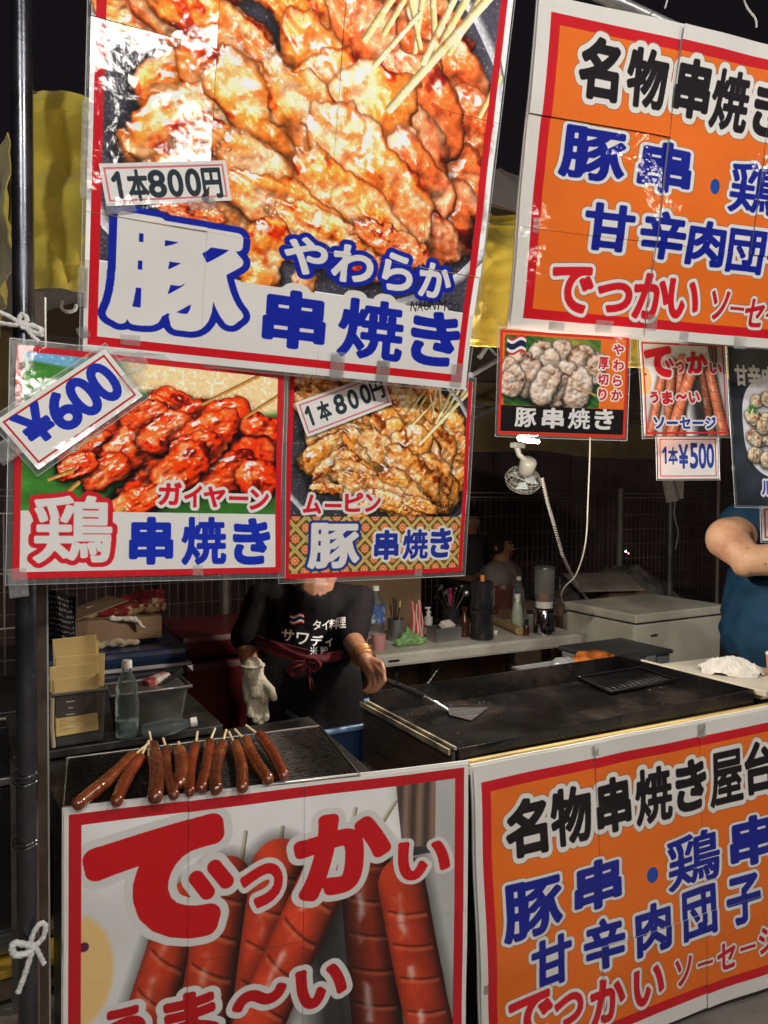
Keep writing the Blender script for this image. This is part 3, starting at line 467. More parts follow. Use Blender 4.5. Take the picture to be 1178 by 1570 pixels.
def design_P4():
    p = POSE['P4']; w, h = p['w'], p['h']; cv = Canvas(w, h, 1300, WHITE); rs = np.random.RandomState(9); R = cv.res
    steel_ground(cv, 0, 0, w, h, (58, 58, 62), rs)
    steel_ground(cv, .0, .0, .2, .07, (112, 122, 132), rs, .8)
    pork_photo(cv, PR['AF'], 21, [GRIL, GRIL], k=.56)
    photo_finish(cv, 0, .32, 32)
    for line_ in PR['RIM'][:2]:
        T = PR['AF']; q = [(T[0][0] * a + T[0][1] * b + T[0][2], T[1][0] * a + T[1][1] * b + T[1][2]) for a, b in line_]
        for a, b in zip(q[:-1], q[1:]): cv.line(*a, *b, .004, .004, (190, 190, 192))
    v0 = .3185; y0 = int(v0 * R); H = cv.H - y0; Y, X = np.mgrid[0:H, 0:cv.W] / R
    per = .047; a = ((X + Y * 1.0) / per) % 1; b = ((X - Y * 1.0) / per) % 1
    ea = np.minimum(a, 1 - a); eb = np.minimum(b, 1 - b); e = np.minimum(ea, eb)
    img = np.empty((H, cv.W, 3)); img[:] = col(66, 92, 48)
    m = (e < .115); img[m] = col(214, 158, 74); m = (e < .055); img[m] = col(240, 214, 150); m = (e < .02); img[m] = col(120, 120, 50)
    rr = np.hypot(ea - .5, eb - .5) if False else np.hypot(a - .5, b - .5); th = np.arctan2(a - .5, b - .5)
    m = rr < .30 + .035 * np.cos(th * 8); img[m] = col(226, 112, 66); m = np.abs(rr - .2) < .025; img[m] = col(246, 172, 120); m = rr < .07; img[m] = col(246, 190, 120)
    cv.a[y0:] = img
    text(cv, PR['P4a'], .05, (210, 26, 40), [(.0058, WHITE)])
    text(cv, PR['P4b'], .055, WHITE, [(.006, (34, 56, 140))], em=180)
    text(cv, PR['P4c'], .05, (34, 52, 150), [(.006, WHITE)])
    text(cv, PR['P4d'], .01, (12, 10, 12))
    cv.frame(0, 0, w, h, .011, (206, 24, 40)); return cv

def thai_flag(cv, u, v, w, h):
    R = cv.res; wn = cv.win((u - w / 2) * R, (v - h * .7) * R, (u + w / 2) * R, (v + h * .7) * R); sl, X, Y = wn
    X = (X / R - u) / w; Y = (Y / R - v) / h + .13 * np.sin(X * 6.3)
    for lo, hi, c in ((-.5, .5, (205, 40, 50)), (-.36, .36, (240, 238, 235)), (-.18, .18, (28, 34, 74))):
        sl[(Y > lo) & (Y < hi) & (np.abs(X) < .5)] = col(*c)

def design_P5():
    p = POSE['P5']; w, h = p['w'], p['h']; cv = Canvas(w, h, 1300, (238, 116, 40)); rs = np.random.RandomState(6); R = cv.res
    x0, y0, x1, y1 = int(.013 * R), int(.012 * R), int(.272 * R), int(.184 * R); H, W = y1 - y0, x1 - x0
    n = fbm(H, W, 60, 4, rs, ax=.6, ay=3.5); Y, X = np.mgrid[0:H, 0:W]; st = .5 + .5 * np.sin((X * .5 - Y) * .28 + n * 3)
    cv.a[y0:y1, x0:x1] = col(52, 104, 44) * (.6 + .45 * n + .35 * st)[..., None]
    g = np.exp(-(((X / W - .68) / .22) ** 2 + ((Y / H - .12) / .2) ** 2)); sl = cv.a[y0:y1, x0:x1]; sl += (col(246, 206, 96) - sl) * (.8 * g * (.6 + .6 * n))[..., None]
    pale = ((238, 226, 212), (220, 190, 164), (180, 128, 92), (120, 66, 40))
    for u, v, a, b in sorted(PR['P5m'], key=lambda q: q[1]): meat(cv, u, v, a * .62, b * .92, .3 + .25 * rs.rand(), rs, pale, gloss=.4, rough=.5, halo=.6, flat=.75)
    for c in ((.235, .085, .275, .10), (.21, .13, .26, .15)): cv.line(*c, .002, .003, (200, 160, 100))
    cv.rect(0, .185, w, h - .008, (24, 18, 20)); thai_flag(cv, *PR['P5f'])
    text(cv, PR['P5a'], .045, (232, 230, 226)); text(cv, PR['P5b'], .045, (205, 30, 44), [(.0035, (240, 236, 228))])
    cv.frame(0, 0, w, h, .007, (218, 50, 40)); return cv

def sausage_sheet(name, s, res, base, body, seed):
    p = POSE[name]; w, h = p['w'], p['h']; cv = Canvas(w, h, res, (236, 235, 232)); rs = np.random.RandomState(seed); R = cv.res * s
    cv.res = R; H, W = cv.H, cv.W; Y, X = np.mgrid[0:H, 0:W] / R; n = fbm(H, W, W / 3, 4, rs)
    cv.a *= (.86 + .2 * n + .05 * (X - Y))[..., None]
    cv.a *= (1 - .3 * sst(.27, .31, X - Y * .12 + .28 - .5 * 0) * 0)[..., None]
    sh = sst(.66, .72, X - Y * .25); cv.a *= (1 - .22 * sh)[..., None]
    a = col(232, 190, 118); m = sst(.055, .045, np.hypot((X - .03) * .8, (Y - .33) * .45)); m *= .9; cv.a += (a - cv.a) * m[..., None]
    m = sst(.011, .008, np.hypot(X - .037, Y - .28)); cv.a += (col(90, 30, 70) - cv.a) * m[..., None]
    g = ((X > .70) & (X < .80) & (Y > .03) & (Y < .19)) * sst(.35, .7, fbm(H, W, 26 * s + 6, 3, rs, ax=3, ay=.6)); gl = .5 + .5 * np.sin(X * 190 + 3 * n); cv.a += (col(108, 84, 70) * (.55 + .7 * gl)[..., None] - cv.a) * (.9 * ((X > .70) & (X < .80) & (Y > .03) & (Y < .19) & (X > .70 + (Y - .03) * .12)))[..., None]
    g = ((np.abs(X - .77) < .055) & (Y < .2) & (Y > .18)) * 1.0; cv.a += (col(60, 58, 60) - cv.a) * g[..., None]
    for q in PR['SK']: cv.line(*q, (196, 186, 160) if seed else (210, 200, 170))
    for k, ((x0, y0), (x1, y1), r) in enumerate(PR['SS']):
        dx, dy = x1 - x0, y1 - y0; L = math.hypot(dx, dy); x1, y1 = x0 + dx / L * 1.0, y0 + dy / L * .62
        if k == 4:
            wn = cv.win(.45 * R, .18 * R, .75 * R, h / s * R); sl, XX, YY = wn; XX = XX / R; YY = YY / R
            sl *= (1 - .78 * np.clip(1.2 - np.abs((XX - .52 - .12 * (YY - .2)) / .09), 0, 1) * sst(.16, .3, YY))[..., None] if k == 4 else 1
        sausage(cv, (x0, y0), (x0 + dx / L * .62, y0 + dy / L * .62), r, rs, base=tuple(np.array(base) * (1, .95, 1.05, .72, .95, 1.08)[k]), cuts=7.5, gloss=.75 if k > 2 else .45, phase=.13 * k, bend=.004)
    it = PR['P10a']
    dk = PR['DK']; dk = [(dk[0], dk[1]), (dk[2], dk[3])]
    for a_, b_ in dk: cv.line(*a_, *b_, .031, .031, (214, 212, 208), shade=False)
    text(cv, it[:1], .10, body, [(.017, (214, 212, 208))], em=220)
    for a_, b_ in dk: cv.line(*a_, *b_, .0155, .0155, body, shade=False)
    text(cv, it[1:2], .06, body, [(.011, (214, 212, 208))], em=150)
    text(cv, it[2:3], .07, body, [(.015, (214, 212, 208))], em=220)
    text(cv, it[3:4], .06, body, [(.010, (214, 212, 208))], em=150)
    text(cv, it[4:], .07, tuple(np.array(body) * .92), [(.013, (214, 212, 208))], em=150)
    v = h / s * .86
    text(cv, [(c, .15 + .135 * i, v, .115, .1) for i, c in enumerate('ソーセージ')], .05, (34, 56, 150), [(.014, WHITE)], em=150)
    cv.res = res
    return cv

def design_P6():
    p = POSE['P6']; cv = sausage_sheet('P6', p['w'] / POSE['P10']['w'], 1350, (196, 112, 78), (206, 30, 44), 3)
    cv.frame(.006, .006, p['w'] - .006, p['h'] - .006, .005, (206, 40, 52)); return cv
def design_P10():
    p = POSE['P10']; cv = sausage_sheet('P10', 1.0, 1150, (172, 52, 26), (198, 8, 22), 8)
    cv.frame(0, 0, p['w'], p['h'], .009, (226, 222, 216)); cv.frame(.009, .009, p['w'] - .009, p['h'] - .009, .024, (188, 18, 32)); return cv

def design_P8():
    p = POSE['P8']; w, h = p['w'], p['h']; cv = Canvas(w, h, 1100, (44, 50, 58)); rs = np.random.RandomState(12); R = cv.res
    H, W = cv.H, cv.W; cv.a *= (.5 + .9 * fbm(H, W, 90, 5, rs))[..., None]; Y, X = np.mgrid[0:H, 0:W] / R
    r = (np.abs((X - .20) / .165) ** 2.8 + np.abs((Y - .258) / .165) ** 2.8) ** (1 / 2.8)
    al = sst(1.0, .985, r); c = col(206, 206, 210) * (.86 + .14 * sst(.75, .8, r) - .12 * sst(.8, .74, r) * 0 + .1 * fbm(H, W, 100, 2, rs))[..., None]; cv.a += (c - cv.a) * al[..., None]
    ball = ((226, 212, 186), (208, 186, 150), (176, 140, 96), (150, 70, 40))
    for u, v, a, b in PR['P8m']:
        meat(cv, u, v, a * .5, b * .48, rs.rand() * 3, rs, ball, gloss=.35, rough=.35, halo=.45)
    for u, v, a, b in PR['P8m'][::2]:
        x = (u + .006) * R; y = (v) * R; wn = cv.win(x - 12, y - 10, x + 12, y + 10)
        if wn: sl, XX, YY = wn; cv.blend(sl, np.clip(9 - np.hypot(XX - x, YY - y) - 6 * fbm(*XX.shape, 5, 2, rs), 0, 1) * .8, col(178, 60, 34))
    for (u, v) in ((.075, .205), (.17, .235), (.16, .30), (.24, .34)):
        for _ in range(14):
            x, y = (u + (rs.rand() - .5) * .03) * R, (v + (rs.rand() - .5) * .026) * R; wn = cv.win(x - 7, y - 7, x + 7, y + 7)
            if wn: sl, XX, YY = wn; cv.blend(sl, np.clip(5.5 - np.hypot(XX - x, YY - y), 0, 1), col(40 + rs.randint(40), 100 + rs.randint(50), 50))
    text(cv, PR['P8a'], .05, (232, 228, 222)); text(cv, PR['P8b'], .05, (48, 66, 170), [(.006, WHITE)])
    return cv

def design_P9():
    cv = Canvas(.17, .11, 1200, (232, 229, 224)); cv.frame(.008, .008, .162, .102, .005, (200, 40, 60)); return cv

def canvas_image(cv, name, alpha=None):
    im = bpy.data.images.new(name, cv.W, cv.H); b = np.ones((cv.H, cv.W, 4), np.float32); b[..., :3] = np.clip(cv.a[::-1], 0, 1)
    if alpha is not None: b[..., 3] = alpha[::-1]
    im.pixels.foreach_set(b.ravel()); im.update(); im.pack(); return im
# ---------------------------------------------------------------- setting
R_ = random.Random(4)
SAND = mat('worn_concrete_ground', (.20, .18, .15), .85, var=.3, scale=1.6, bump=.5, bscale=30, c2=(.10, .09, .08), t2=(.5, .75))
mb = MB(); mb.sheet(lambda a, b: Vector((-60 + 120 * a, -60 + 120 * b, 0)), 4, 4); g = struct(mb.build('ground', SAND))
DARKSTEEL = mat('dark_steel', (.045, .045, .05), .35, .75, scale=14, bump=.08, c2=(.10, .07, .05), t2=(.6, .8))
STEEL = mat('brushed_steel', (.42, .42, .42), .3, .9, var=.2, scale=6, bump=.06, bscale=160, stretch=(1, 12, 1), c2=(.2, .19, .17), t2=(.58, .8))
STEEL2 = mat('scuffed_steel', (.24, .23, .22), .38, .85, var=.25, scale=20, bump=.1, bscale=60, c2=(.16, .13, .1), t2=(.6, .78))
CHROME = mat('chrome', (.6, .6, .6), .12, 1.0, var=.08, bump=.02, rvar=.06)
BLACKP = mat('black_paint', (.014, .014, .016), .28, 0, var=.3, scale=30, bump=.12, bscale=90, c2=(.05, .045, .04), t2=(.66, .8), coat=.3)
# building behind
BR = mat('brown_cladding', (.15, .10, .09), .7, var=.25, scale=3, bump=.3)
b = thing('storehouse', 'dark brown clad building behind the mesh fence at the back', 'building', (4, 8, 0))
MB().box((4, 8.1, 1.9), (16, .2, 3.8)).build('wall', BR, b)
for i in range(22): MB().box((-3.6 + i * .7, 7.98, 1.9), (.05, .05, 3.76), bev=.006).build('batten', BR, b)
# mesh fence
FW = mat('fence_wire', (.34, .29, .27), .5, .3)
fence = thing('mesh_fence', 'pale wire mesh fence with posts behind the stall', 'fence', (3.6, 5.2, 0))
for i in range(6): MB().tube([(-2.4 + 2 * i, 5.2, 0), (-2.4 + 2 * i, 5.2, 1.56)], .03, 12).build('post', mat('fence_post', (.34, .31, .27), .5, .2), fence)
for i in range(5):
    x0, x1 = -2.4 + 2 * i + .04, -2.4 + 2 * i + 1.96; mb = MB()
    for k in range(33): x = x0 + (x1 - x0) * k / 32; mb.tube([(x, 5.2, .12), (x, 5.2, 1.46)], .0026, 4)
    for k in range(10): z = .14 + k * .145; mb.tube([(x0, 5.195, z), (x1, 5.195, z)], .0032, 4)
    mb.tube([(x0, 5.2, 1.47), (x1, 5.2, 1.47)], .008, 6); mb.tube([(x0, 5.2, 1.51), (x1, 5.2, 1.51)], .006, 6)
    o = mb.build('wire_mesh', FW, fence); o['kind'] = 'stuff'

# ---------------------------------------------------------------- stall frame and canopy
def weave(name, c, dark, rough=.85):
    m = mat(name, c, rough, var=.10, scale=5, bump=.25, bscale=420, c2=dark, t2=(.52, .8), sheen=.3); return m
YEL = weave('yellow_canvas', (.62, .50, .06), (.48, .38, .05)); BROWN = weave('brown_canvas', (.26, .19, .08), (.16, .11, .05))
root = thing('awning', 'yellow canvas awning with hanging valance over the stall', 'awning', (2.7, 3, 1.8))
XA, XB, YA, YB, ZT = .10, 5.4, 1.75, 4.4, 2.35
def fold(x, z, s): return .022 * math.sin(z * 23 + 2.0 * nz((x, 0, s), 3)) * (z < 2.3) + .085 * nz((x * .8, z * 2.4, s), 3.6, s) + .014 * nz((x, z, s), 14, s) + .06 * abs(nz((x * 1.3, z * .8, s), 6, s + 5)) - .035 * abs(nz((x, z, s), 17, s + 8)) + .012 * nz((x + z, z - x, s), 34, s + 3) + .018 * math.sin(x * 9 + z * 4)
mb = MB(); mb.sheet(lambda a, b: Vector((XA + (XB - XA) * a, YA + fold(XA + 5.3 * a, 1.94 + .41 * b, 1), 1.94 + .41 * b + .012 * nz((a * 30, 0, 0), 1))), 420, 40, .003).build('front_valance', YEL, root)
mb = MB(); mb.tube([(XA + .01, YA - .004 + fold(XA, 1.955, 1), 1.955)] + [(XA + .2 * i, YA - .004 + fold(XA + .2 * i, 1.955, 1), 1.957 + .01 * nz((i * .7, 0, 0))) for i in range(1, 26)], .006, 6).build('hem', YEL, root)
mb = MB(); mb.sheet(lambda a, b: Vector((XA - .02 + .35 * fold(a * 3, 2.1 + .25 * b, 4), YA + .25 + (YB - YA - .25) * a, 2.08 + .28 * b)), 60, 12, .003).build('side_valance', YEL, root)
mb = MB(); mb.sheet(lambda a, b: Vector((XA + (XB - XA) * a, YB + fold(5.3 * a, 1.9 + .3 * b, 7), 1.84 + .51 * b - .04 * abs(math.sin(a * 9)))), 120, 10, .003).build('back_valance', BROWN, root)
PK = Vector((2.5, 3.2, 3.25)); E4 = [Vector((XA, YA, ZT)), Vector((XB, YA, ZT)), Vector((XB, YB, ZT)), Vector((XA, YB, ZT))]
for i in range(4):
    A, B = E4[i], E4[(i + 1) % 4]
    mb = MB(); mb.sheet(lambda a, b: (A + (B - A) * a) * (1 - b) + PK * b + Vector((0, 0, -.10 * math.sin(math.pi * b) * math.sin(math.pi * a) + .02 * nz((a * 4, b * 4, i)))), 30, 20, .003).build('roof_panel', weave('dark_brown_canvas', (.10, .062, .035), (.06, .04, .025)), root)
GALV = mat('galvanised_tube', (.36, .36, .36), .4, .7, var=.2, scale=25)
fr = thing('canopy_frame', 'grey steel tube frame with scissor braces under the awning', 'frame', (2.7, 3, 0))
legs = [(at(1028, 800, 4.0).x, 4.0, 0), (at(1101, 800, 4.6).x, 4.6, 0)]
MB().tube([legs[0], (legs[0][0], 4.0, 2.35)], .028, 14).build('leg', mat('grey_leg', (.13, .13, .135), .45, .5), fr)
MB().tube([legs[1], (legs[1][0], 4.6, 2.3)], .017, 12).build('leg', mat('pale_leg', (.42, .36, .31), .5, .2), fr)
def brace(p, q, r=.011): MB().tube([p, q], r, 8).build('brace', GALV, fr)
brace(at(735, 548, 2.3), at(790, 470, 2.3)); brace(at(722, 575, 2.2), at(810, 525, 2.6)); brace(at(728, 640, 3.2), at(800, 605, 3.4)); brace(at(735, 515, 2.2), at(775, 560, 2.5), .006)
brace(at(960, 628, 3.6), at(1010, 645, 3.7)); brace(at(962, 575, 3.2), at(1000, 560, 3.2)); brace(at(700, 620, 3.4), at(1130, 668, 3.8), .012); brace((XA + .02, 1.9, 2.33), (XB, 1.9, 2.33), .012); brace((XA + .02, 1.9, 2.33), (XA + .02, 4.3, 2.33), .012)
# front poles
px_ = at(35, 800, 1.50); pole = thing('steel_pole', 'glossy black round steel pole at the left front of the stall', 'pole', (px_.x, 1.50, 0))
P0 = atz(46, 1570, .3); xb = at(45, 1500, 1.50).x; xt = at(33, 100, 1.50).x
MB().tube([(xb, 1.5, 0), ((xb + xt) / 2, 1.5, 1.4), (xt, 1.5, 3.0)], .0185, 24).build('tube', mat('pole_paint', (.10, .105, .12), .27, .9, var=.2, scale=14, bump=.04, bscale=60, coat=.3), pole)
for py in (1186, 1198, 1288, 1294):
    c = at(40, py, 1.5); MB().tube([Vector((c.x + .0215 * math.cos(k * math.pi / 8) * (1.0 if math.cos(k) < 2 else 1), 1.5 + .0215 * math.sin(k * math.pi / 8), c.z + .002 * math.sin(k))) for k in range(17)], .0017, 5).build('wire_tie', mat('black_wire', (.02, .02, .02), .25), pole)
xs = at(58, 1000, 1.56).x
post = thing('square_post', 'rusty brown square steel post behind the black pole', 'post', (xs, 1.56, 0))
MB().box((xs, 1.562, .94), (.030, .03, 1.88), bev=.002).build('tube', mat('rusty_square_tube', (.10, .065, .048), .55, .4, var=.3, scale=18, bump=.2, c2=(.05, .035, .03), t2=(.5, .65)), post)
MB().box((xs + .0165, 1.548, .94), (.003, .004, 1.86)).build('edge', mat('worn_edge', (.45, .43, .38), .4, .6), post)
def pipe(p, q, r, lab, m=GALV): tag(MB().tube([p, q], r, 14).build('frame_pipe', m), lab, 'pipe', 'pipes carrying the upper posters')
pipe((-.6, 1.36, 2.74), (3.6, 1.36, 2.74), .017, 'horizontal grey pipe above the frame carrying the upper posters')
pipe((2.60, 1.5, 0), (2.60, 1.5, 2.8), .018, 'upright grey pipe outside the frame on the right')

# ---------------------------------------------------------------- lamps in the lane that light the stall front
def emis(name, c, s):
    if name in _M: return _M[name]
    m, nt, p = new_mat(name); p.inputs['Emission Color'].default_value = (*c, 1); p.inputs['Emission Strength'].default_value = s; p.inputs['Base Color'].default_value = (.8, .8, .8, 1); _M[name] = m; return m
for i, (x, y, z, r, hh) in enumerate([(-.08, -2.4, 2.78, .13, .17), (.16, -2.5, 2.74, .10, .20), (-.10, -2.35, 2.40, .12, .19), (.36, -2.55, 2.92, .12, .12)]):
    t = thing('paper_lantern', ('widest', 'slimmest tall', 'lowest', 'round')[i] + ' glowing white paper lantern hung across the lane', 'lantern', (x, y, z - hh), 'lanterns across the lane')
    MB().lathe((x, y, z - hh), [(r * math.sin(math.pi * (k + .6) / 11.2), hh - hh * math.cos(math.pi * (k + .6) / 11.2)) for k in range(11)], 20).build('shade', emis('lantern_glow', (1, .94, .86), LANTERN), t)
    MB().tube([(x, y, z + hh - .02), (x, y, z + hh + .4)], .005, 6).build('cord', BLACKP, t)
for i, (x, y, z) in enumerate([(-.85, -1.2, 3.45), (1.0, -1.35, 3.5), (3.1, -1.1, 3.6)]):
    t = thing('hanging_lamp', ('left', 'middle', 'right')[i] + ' of three lit lamps with metal hoods hung across the lane', 'lamp', (x, y, z), 'lamps across the lane')
    MB().lathe((x, y, z), [(.16, .0), (.12, .08), (.04, .14), (.03, .2)], 20, cap=False).build('hood', STEEL, t); MB().tube([(x, y, z + .2), (x, y, z + 1.0)], .006, 6).build('cord', BLACKP, t)
    l = bpy.data.lights.new('bulb_light', 'POINT'); l.energy = LAMP_POWER; l.shadow_soft_size = .07; l.color = (1, .965, .92); lo = bpy.data.objects.new('bulb_light', l); lo.location = (0, 0, -.06); lo.parent = t; COL.objects.link(lo)
for i, (x, y, z) in enumerate([(2.55, -2.6, 2.60), (2.72, -2.6, 2.55), (2.95, -2.7, 2.72), (3.2, -2.6, 2.62), (3.05, -2.5, 2.30)]):
    t = thing('bare_bulb', ('leftmost', 'second', 'highest', 'rightmost', 'lowest')[i] + ' small lit bare bulb on the stall across the lane', 'bulb', (x, y, z), 'bare bulbs across the lane')
    MB().lathe((x, y, z), [(.004, 0), (.022, .012), (.03, .035), (.022, .06), (.014, .08)], 14).build('glass', emis('bulb_glow', (1, .9, .75), 40), t); MB().lathe((x, y, z + .08), [(.016, 0), (.016, .05)], 12).build('socket', BLACKP, t)
    MB().tube([(x, y, z + .13), (x, y, z + .5)], .004, 6).build('cord', BLACKP, t)
# the lit bulb inside the stall, half behind the small pork poster
c = dep(813, 659, 2.25); CFL = c.copy()
t = thing('spiral_lamp', 'glowing white spiral lamp half hidden behind the small pork poster', 'lamp', c)
MB().tube([c + Vector((.034 * math.cos(k * .5), .034 * math.sin(k * .5), -.035 + k * .0022)) for k in range(50)], .0065, 7).build('spiral_tube', emis('cfl_glow', (1, .95, .86), 9), t)
MB().lathe(c + Vector((0, 0, .075)), [(.034, 0), (.034, .03), (.018, .05), (.018, .09)], 18).build('socket', mat('white_plastic', (.7, .69, .64), .4, var=.05, bump=.02), t)
l = bpy.data.lights.new('bulb_light', 'POINT'); l.energy = BULB_W; l.shadow_soft_size = .04; l.color = (1, .92, .80); lo = bpy.data.objects.new('bulb_light', l); lo.location = (0, 0, -.07); lo.parent = t; COL.objects.link(lo)
MB().tube([c + Vector((0, 0, .16)), c + Vector((0, .05, .5))], .004, 6).build('cord', mat('white_plastic', (.7, .69, .64)), t)
# ---------------------------------------------------------------- counter, grill, griddle
WPL = mat('white_plastic', (.7, .69, .64))
A, B = Vector(POSE['P10']['TL']), Vector(POSE['P10']['TL']) + Vector(POSE['P10']['R']) * POSE['P10']['w']
def q4(pts, z0, z1): return [Vector((x, y, z0)) for x, y in pts] + [Vector((x, y, z1)) for x, y in pts]
FR = [(A.x - .0, A.y + .03), (.83, A.y + .03 + (B.y - A.y) * (.83 - A.x) / (B.x - A.x))]
t = thing('grill_counter', 'dark steel counter carrying the sausage grill behind the front poster', 'counter', (.6, 1.8, 0))
MB().hexa(q4([FR[0], FR[1], (.88, 2.02), (.14, 2.02)], .74, .83), .004).build('top', mat('greasy_steel', (.10, .095, .09), .4, .8, var=.3, scale=14, c2=(.03, .025, .02), t2=(.45, .65)), t)
MB().hexa(q4([(FR[0][0] + .03, FR[0][1] + .04), (FR[1][0] - .02, FR[1][1] + .04), (.86, 1.98), (.17, 1.98)], .12, .737), .004).build('cabinet', DARKSTEEL, t)
for x, y in ((.19, 1.66), (.79, 1.54), (.82, 1.94), (.2, 1.94)): MB().box((x, y, .06), (.035, .035, .116)).build('leg', STEEL2, t)
MB().hexa(q4([(.84, 1.50), (1.015, 1.47), (1.015, 1.93), (.89, 1.93)], .66, .70), .003).build('side_ledge', STEEL2, t)
# wire grate
gc = [atz(103, 1165, .86), atz(490, 1115, .86), atz(552, 1191, .86), atz(97, 1241, .86)]
gr = thing('grill_grate', 'black wire mesh grate holding the row of skewered sausages', 'grill', ((gc[0] + gc[2]) / 2).to_tuple()[:2] + (.845,))
GB = mat('charred_wire', (.04, .033, .028), .3, .7, var=.4, scale=50, bump=.2)
mb = MB(); nu, nv = 50, 34
for i in range(nu + 1): a = i / nu; mb.tube([gc[0].lerp(gc[1], a), gc[3].lerp(gc[2], a)], .0017, 4)
for j in range(nv + 1): b_ = j / nv; mb.tube([gc[0].lerp(gc[3], b_) + Vector((0, 0, .0022)), gc[1].lerp(gc[2], b_) + Vector((0, 0, .0028))], .0017, 4)
o = mb.build('wire_mesh', GB, gr); o['kind'] = 'stuff'
up = Vector((0, 0, .022)); MB().tube([g_ + Vector((0, 0, .004)) for g_ in gc] + [gc[0] + Vector((0, 0, .004))], .003, 8).build('rim', mat('worn_rim', (.30, .27, .24), .35, .8), gr)
mb = MB(); mb.sheet(lambda a, b: gc[0].lerp(gc[1], a).lerp(gc[3].lerp(gc[2], a), b) + Vector((0, 0, -.022)), 2, 2); mb.build('drip_pan', mat('sooty_pan', (.012, .011, .010), .55, .3), gr)
# sausages
SK = mat('sausage_skin', (.17, .038, .011), .20, 0, var=.35, scale=22, bump=.10, bscale=30, c2=(.33, .11, .03), t2=(.52, .72), coat=1, sss=.05)
SK2 = mat('sausage_skin_dark', (.11, .026, .009), .18, 0, var=.4, scale=30, bump=.14, bscale=34, c2=(.22, .06, .02), t2=(.5, .7), coat=1)
SK3 = mat('sausage_skin_red', (.19, .034, .010), .22, 0, var=.35, scale=16, bump=.12, bscale=26, c2=(.06, .014, .006), t2=(.58, .72), coat=1)
STK = mat('bamboo_stick', (.62, .48, .27), .6, var=.12, scale=60, stretch=(1, 1, .2))
SL = [((205, 1158), (118, 1234), (229, 1139), .0125, 'longest skewered sausage, lying slanted at the left end of the row'), ((216, 1161), (178, 1230), (228, 1136), .0115, 'skewered sausage slanting left, second from the left end'), ((234, 1143), (238, 1224), (229, 1122), .0145, 'thick upright skewered sausage with stick beside the pair of slanted ones'),
      ((256, 1148), (267, 1220), (250, 1132), .0105, 'thin dark skewered sausage half under its right neighbour'), ((275, 1149), (276, 1203), (274, 1137), .0135, 'shortest skewered sausage, lying across the thin dark one'), ((300, 1142), (291, 1215), (303, 1122), .0105, 'slim skewered sausage right of the shortest one'),
      ((321, 1138), (309, 1209), (330, 1117), .0120, 'skewered sausage with a dark grip ring near its tip'), ((341, 1140), (331, 1211), (347, 1119), .0130, 'skewered sausage left of the gap in the row'), ((361, 1141), (372, 1209), (351, 1122), .0120, 'skewered sausage right of the gap, leaning right'), ((376, 1134), (412, 1196), (360, 1118), .0125, 'skewered sausage leaning right, second from the right end'), ((398, 1126), (436, 1190), (377, 1112), .0120, 'skewered sausage leaning right, at the right end of the row')]
for n, (a, b, s, r, lab) in enumerate(SL):
    r *= 1.13; hz = .866 + r; A_, B_ = atz(*a, hz + .012), atz(*b, hz); D = (B_ - A_); L = D.length; D.normalize(); A_ += D * r * .6; B_ -= D * r * .6; sd = D.cross(Vector((0, 0, 1))).normalized()
    t = thing('skewered_sausage', lab, 'sausage', (A_ + B_) / 2 - Vector((0, 0, r)), 'skewered sausages on the grate')
    pts = []; rr = []; K = 46; bend = (.004 + .003 * R_.random()) * (1 if n % 2 else -1)
    for k in range(5): th = math.pi / 2 * (1 - k / 5); pts.append(A_ - D * r * math.sin(th)); rr.append(r * max(math.cos(th), .12))
    cuts = [R_.uniform(.14, .22) + .19 * q for q in range(4)]
    for k in range(K + 1):
        f = k / K; q = 1 + .05 * nz((f * 5, n, 0)) + .04 * math.sin(f * 3.1)
        for cf in cuts: q -= .085 * math.exp(-((f - cf) / .012) ** 2); q += .03 * math.exp(-((f - cf - .03) / .02) ** 2)
        pts.append(A_.lerp(B_, f) + sd * bend * math.sin(math.pi * f)); rr.append(r * q)
    for k in range(1, 6): th = math.pi / 2 * k / 5; pts.append(B_ + D * r * 1.1 * math.sin(th)); rr.append(r * max(math.cos(th), .18 if k == 5 else 0))
    MB().tube(pts, rr, 18).build('sausage', (SK, SK2, SK3)[(n * 2 + n // 3) % 3], t, smooth=True)
    S0 = atz(*s, hz + .03); MB().tube([A_ + D * .004, S0], .0030, 8).build('stick', STK, t)
    if n == 6: c_ = A_.lerp(B_, .70); MB().tube([c_ + (sd * math.cos(k * .524) + D.cross(sd) * math.sin(k * .524)) * r * 1.03 for k in range(13)], .0018, 5).build('skin_ring', mat('char_ring', (.03, .012, .01), .3), t)

# griddle
g = thing('griddle', 'large black steel griddle pan with low raised rim', 'griddle', (1.62, 1.7, .8))
X0, X1, Y0, Y1 = 1.045, 2.21, 1.478, 1.945; IR = mat('seasoned_iron', (.010, .009, .009), .30, .35, var=.5, scale=6, bump=.12, bscale=40, c2=(.065, .05, .038), t2=(.52, .72), rvar=.2, coat=.15)
TH = .005
MB().hexa([Vector(p) for p in ((X0, Y0, .80), (X1, Y0, .80), (X1, Y0 + TH, .80), (X0, Y0 + TH, .80), (X0, Y0, .87), (X1, Y0, .87), (X1, Y0 + TH, .87), (X0, Y0 + TH, .87))], .0012).build('front_rim', IR, g)
MB().box(((X0 + X1) / 2, Y1, .85), (X1 - X0, TH, .10), bev=.001).build('back_rim', IR, g)
MB().box((X0 + TH / 2, (Y0 + Y1) / 2, .836), (TH, Y1 - Y0 - .011, .068), bev=.001).build('side_rim', IR, g); MB().box((X1 - TH / 2, (Y0 + Y1) / 2, .836), (TH, Y1 - Y0 - .011, .068), bev=.001).build('side_rim', IR, g)
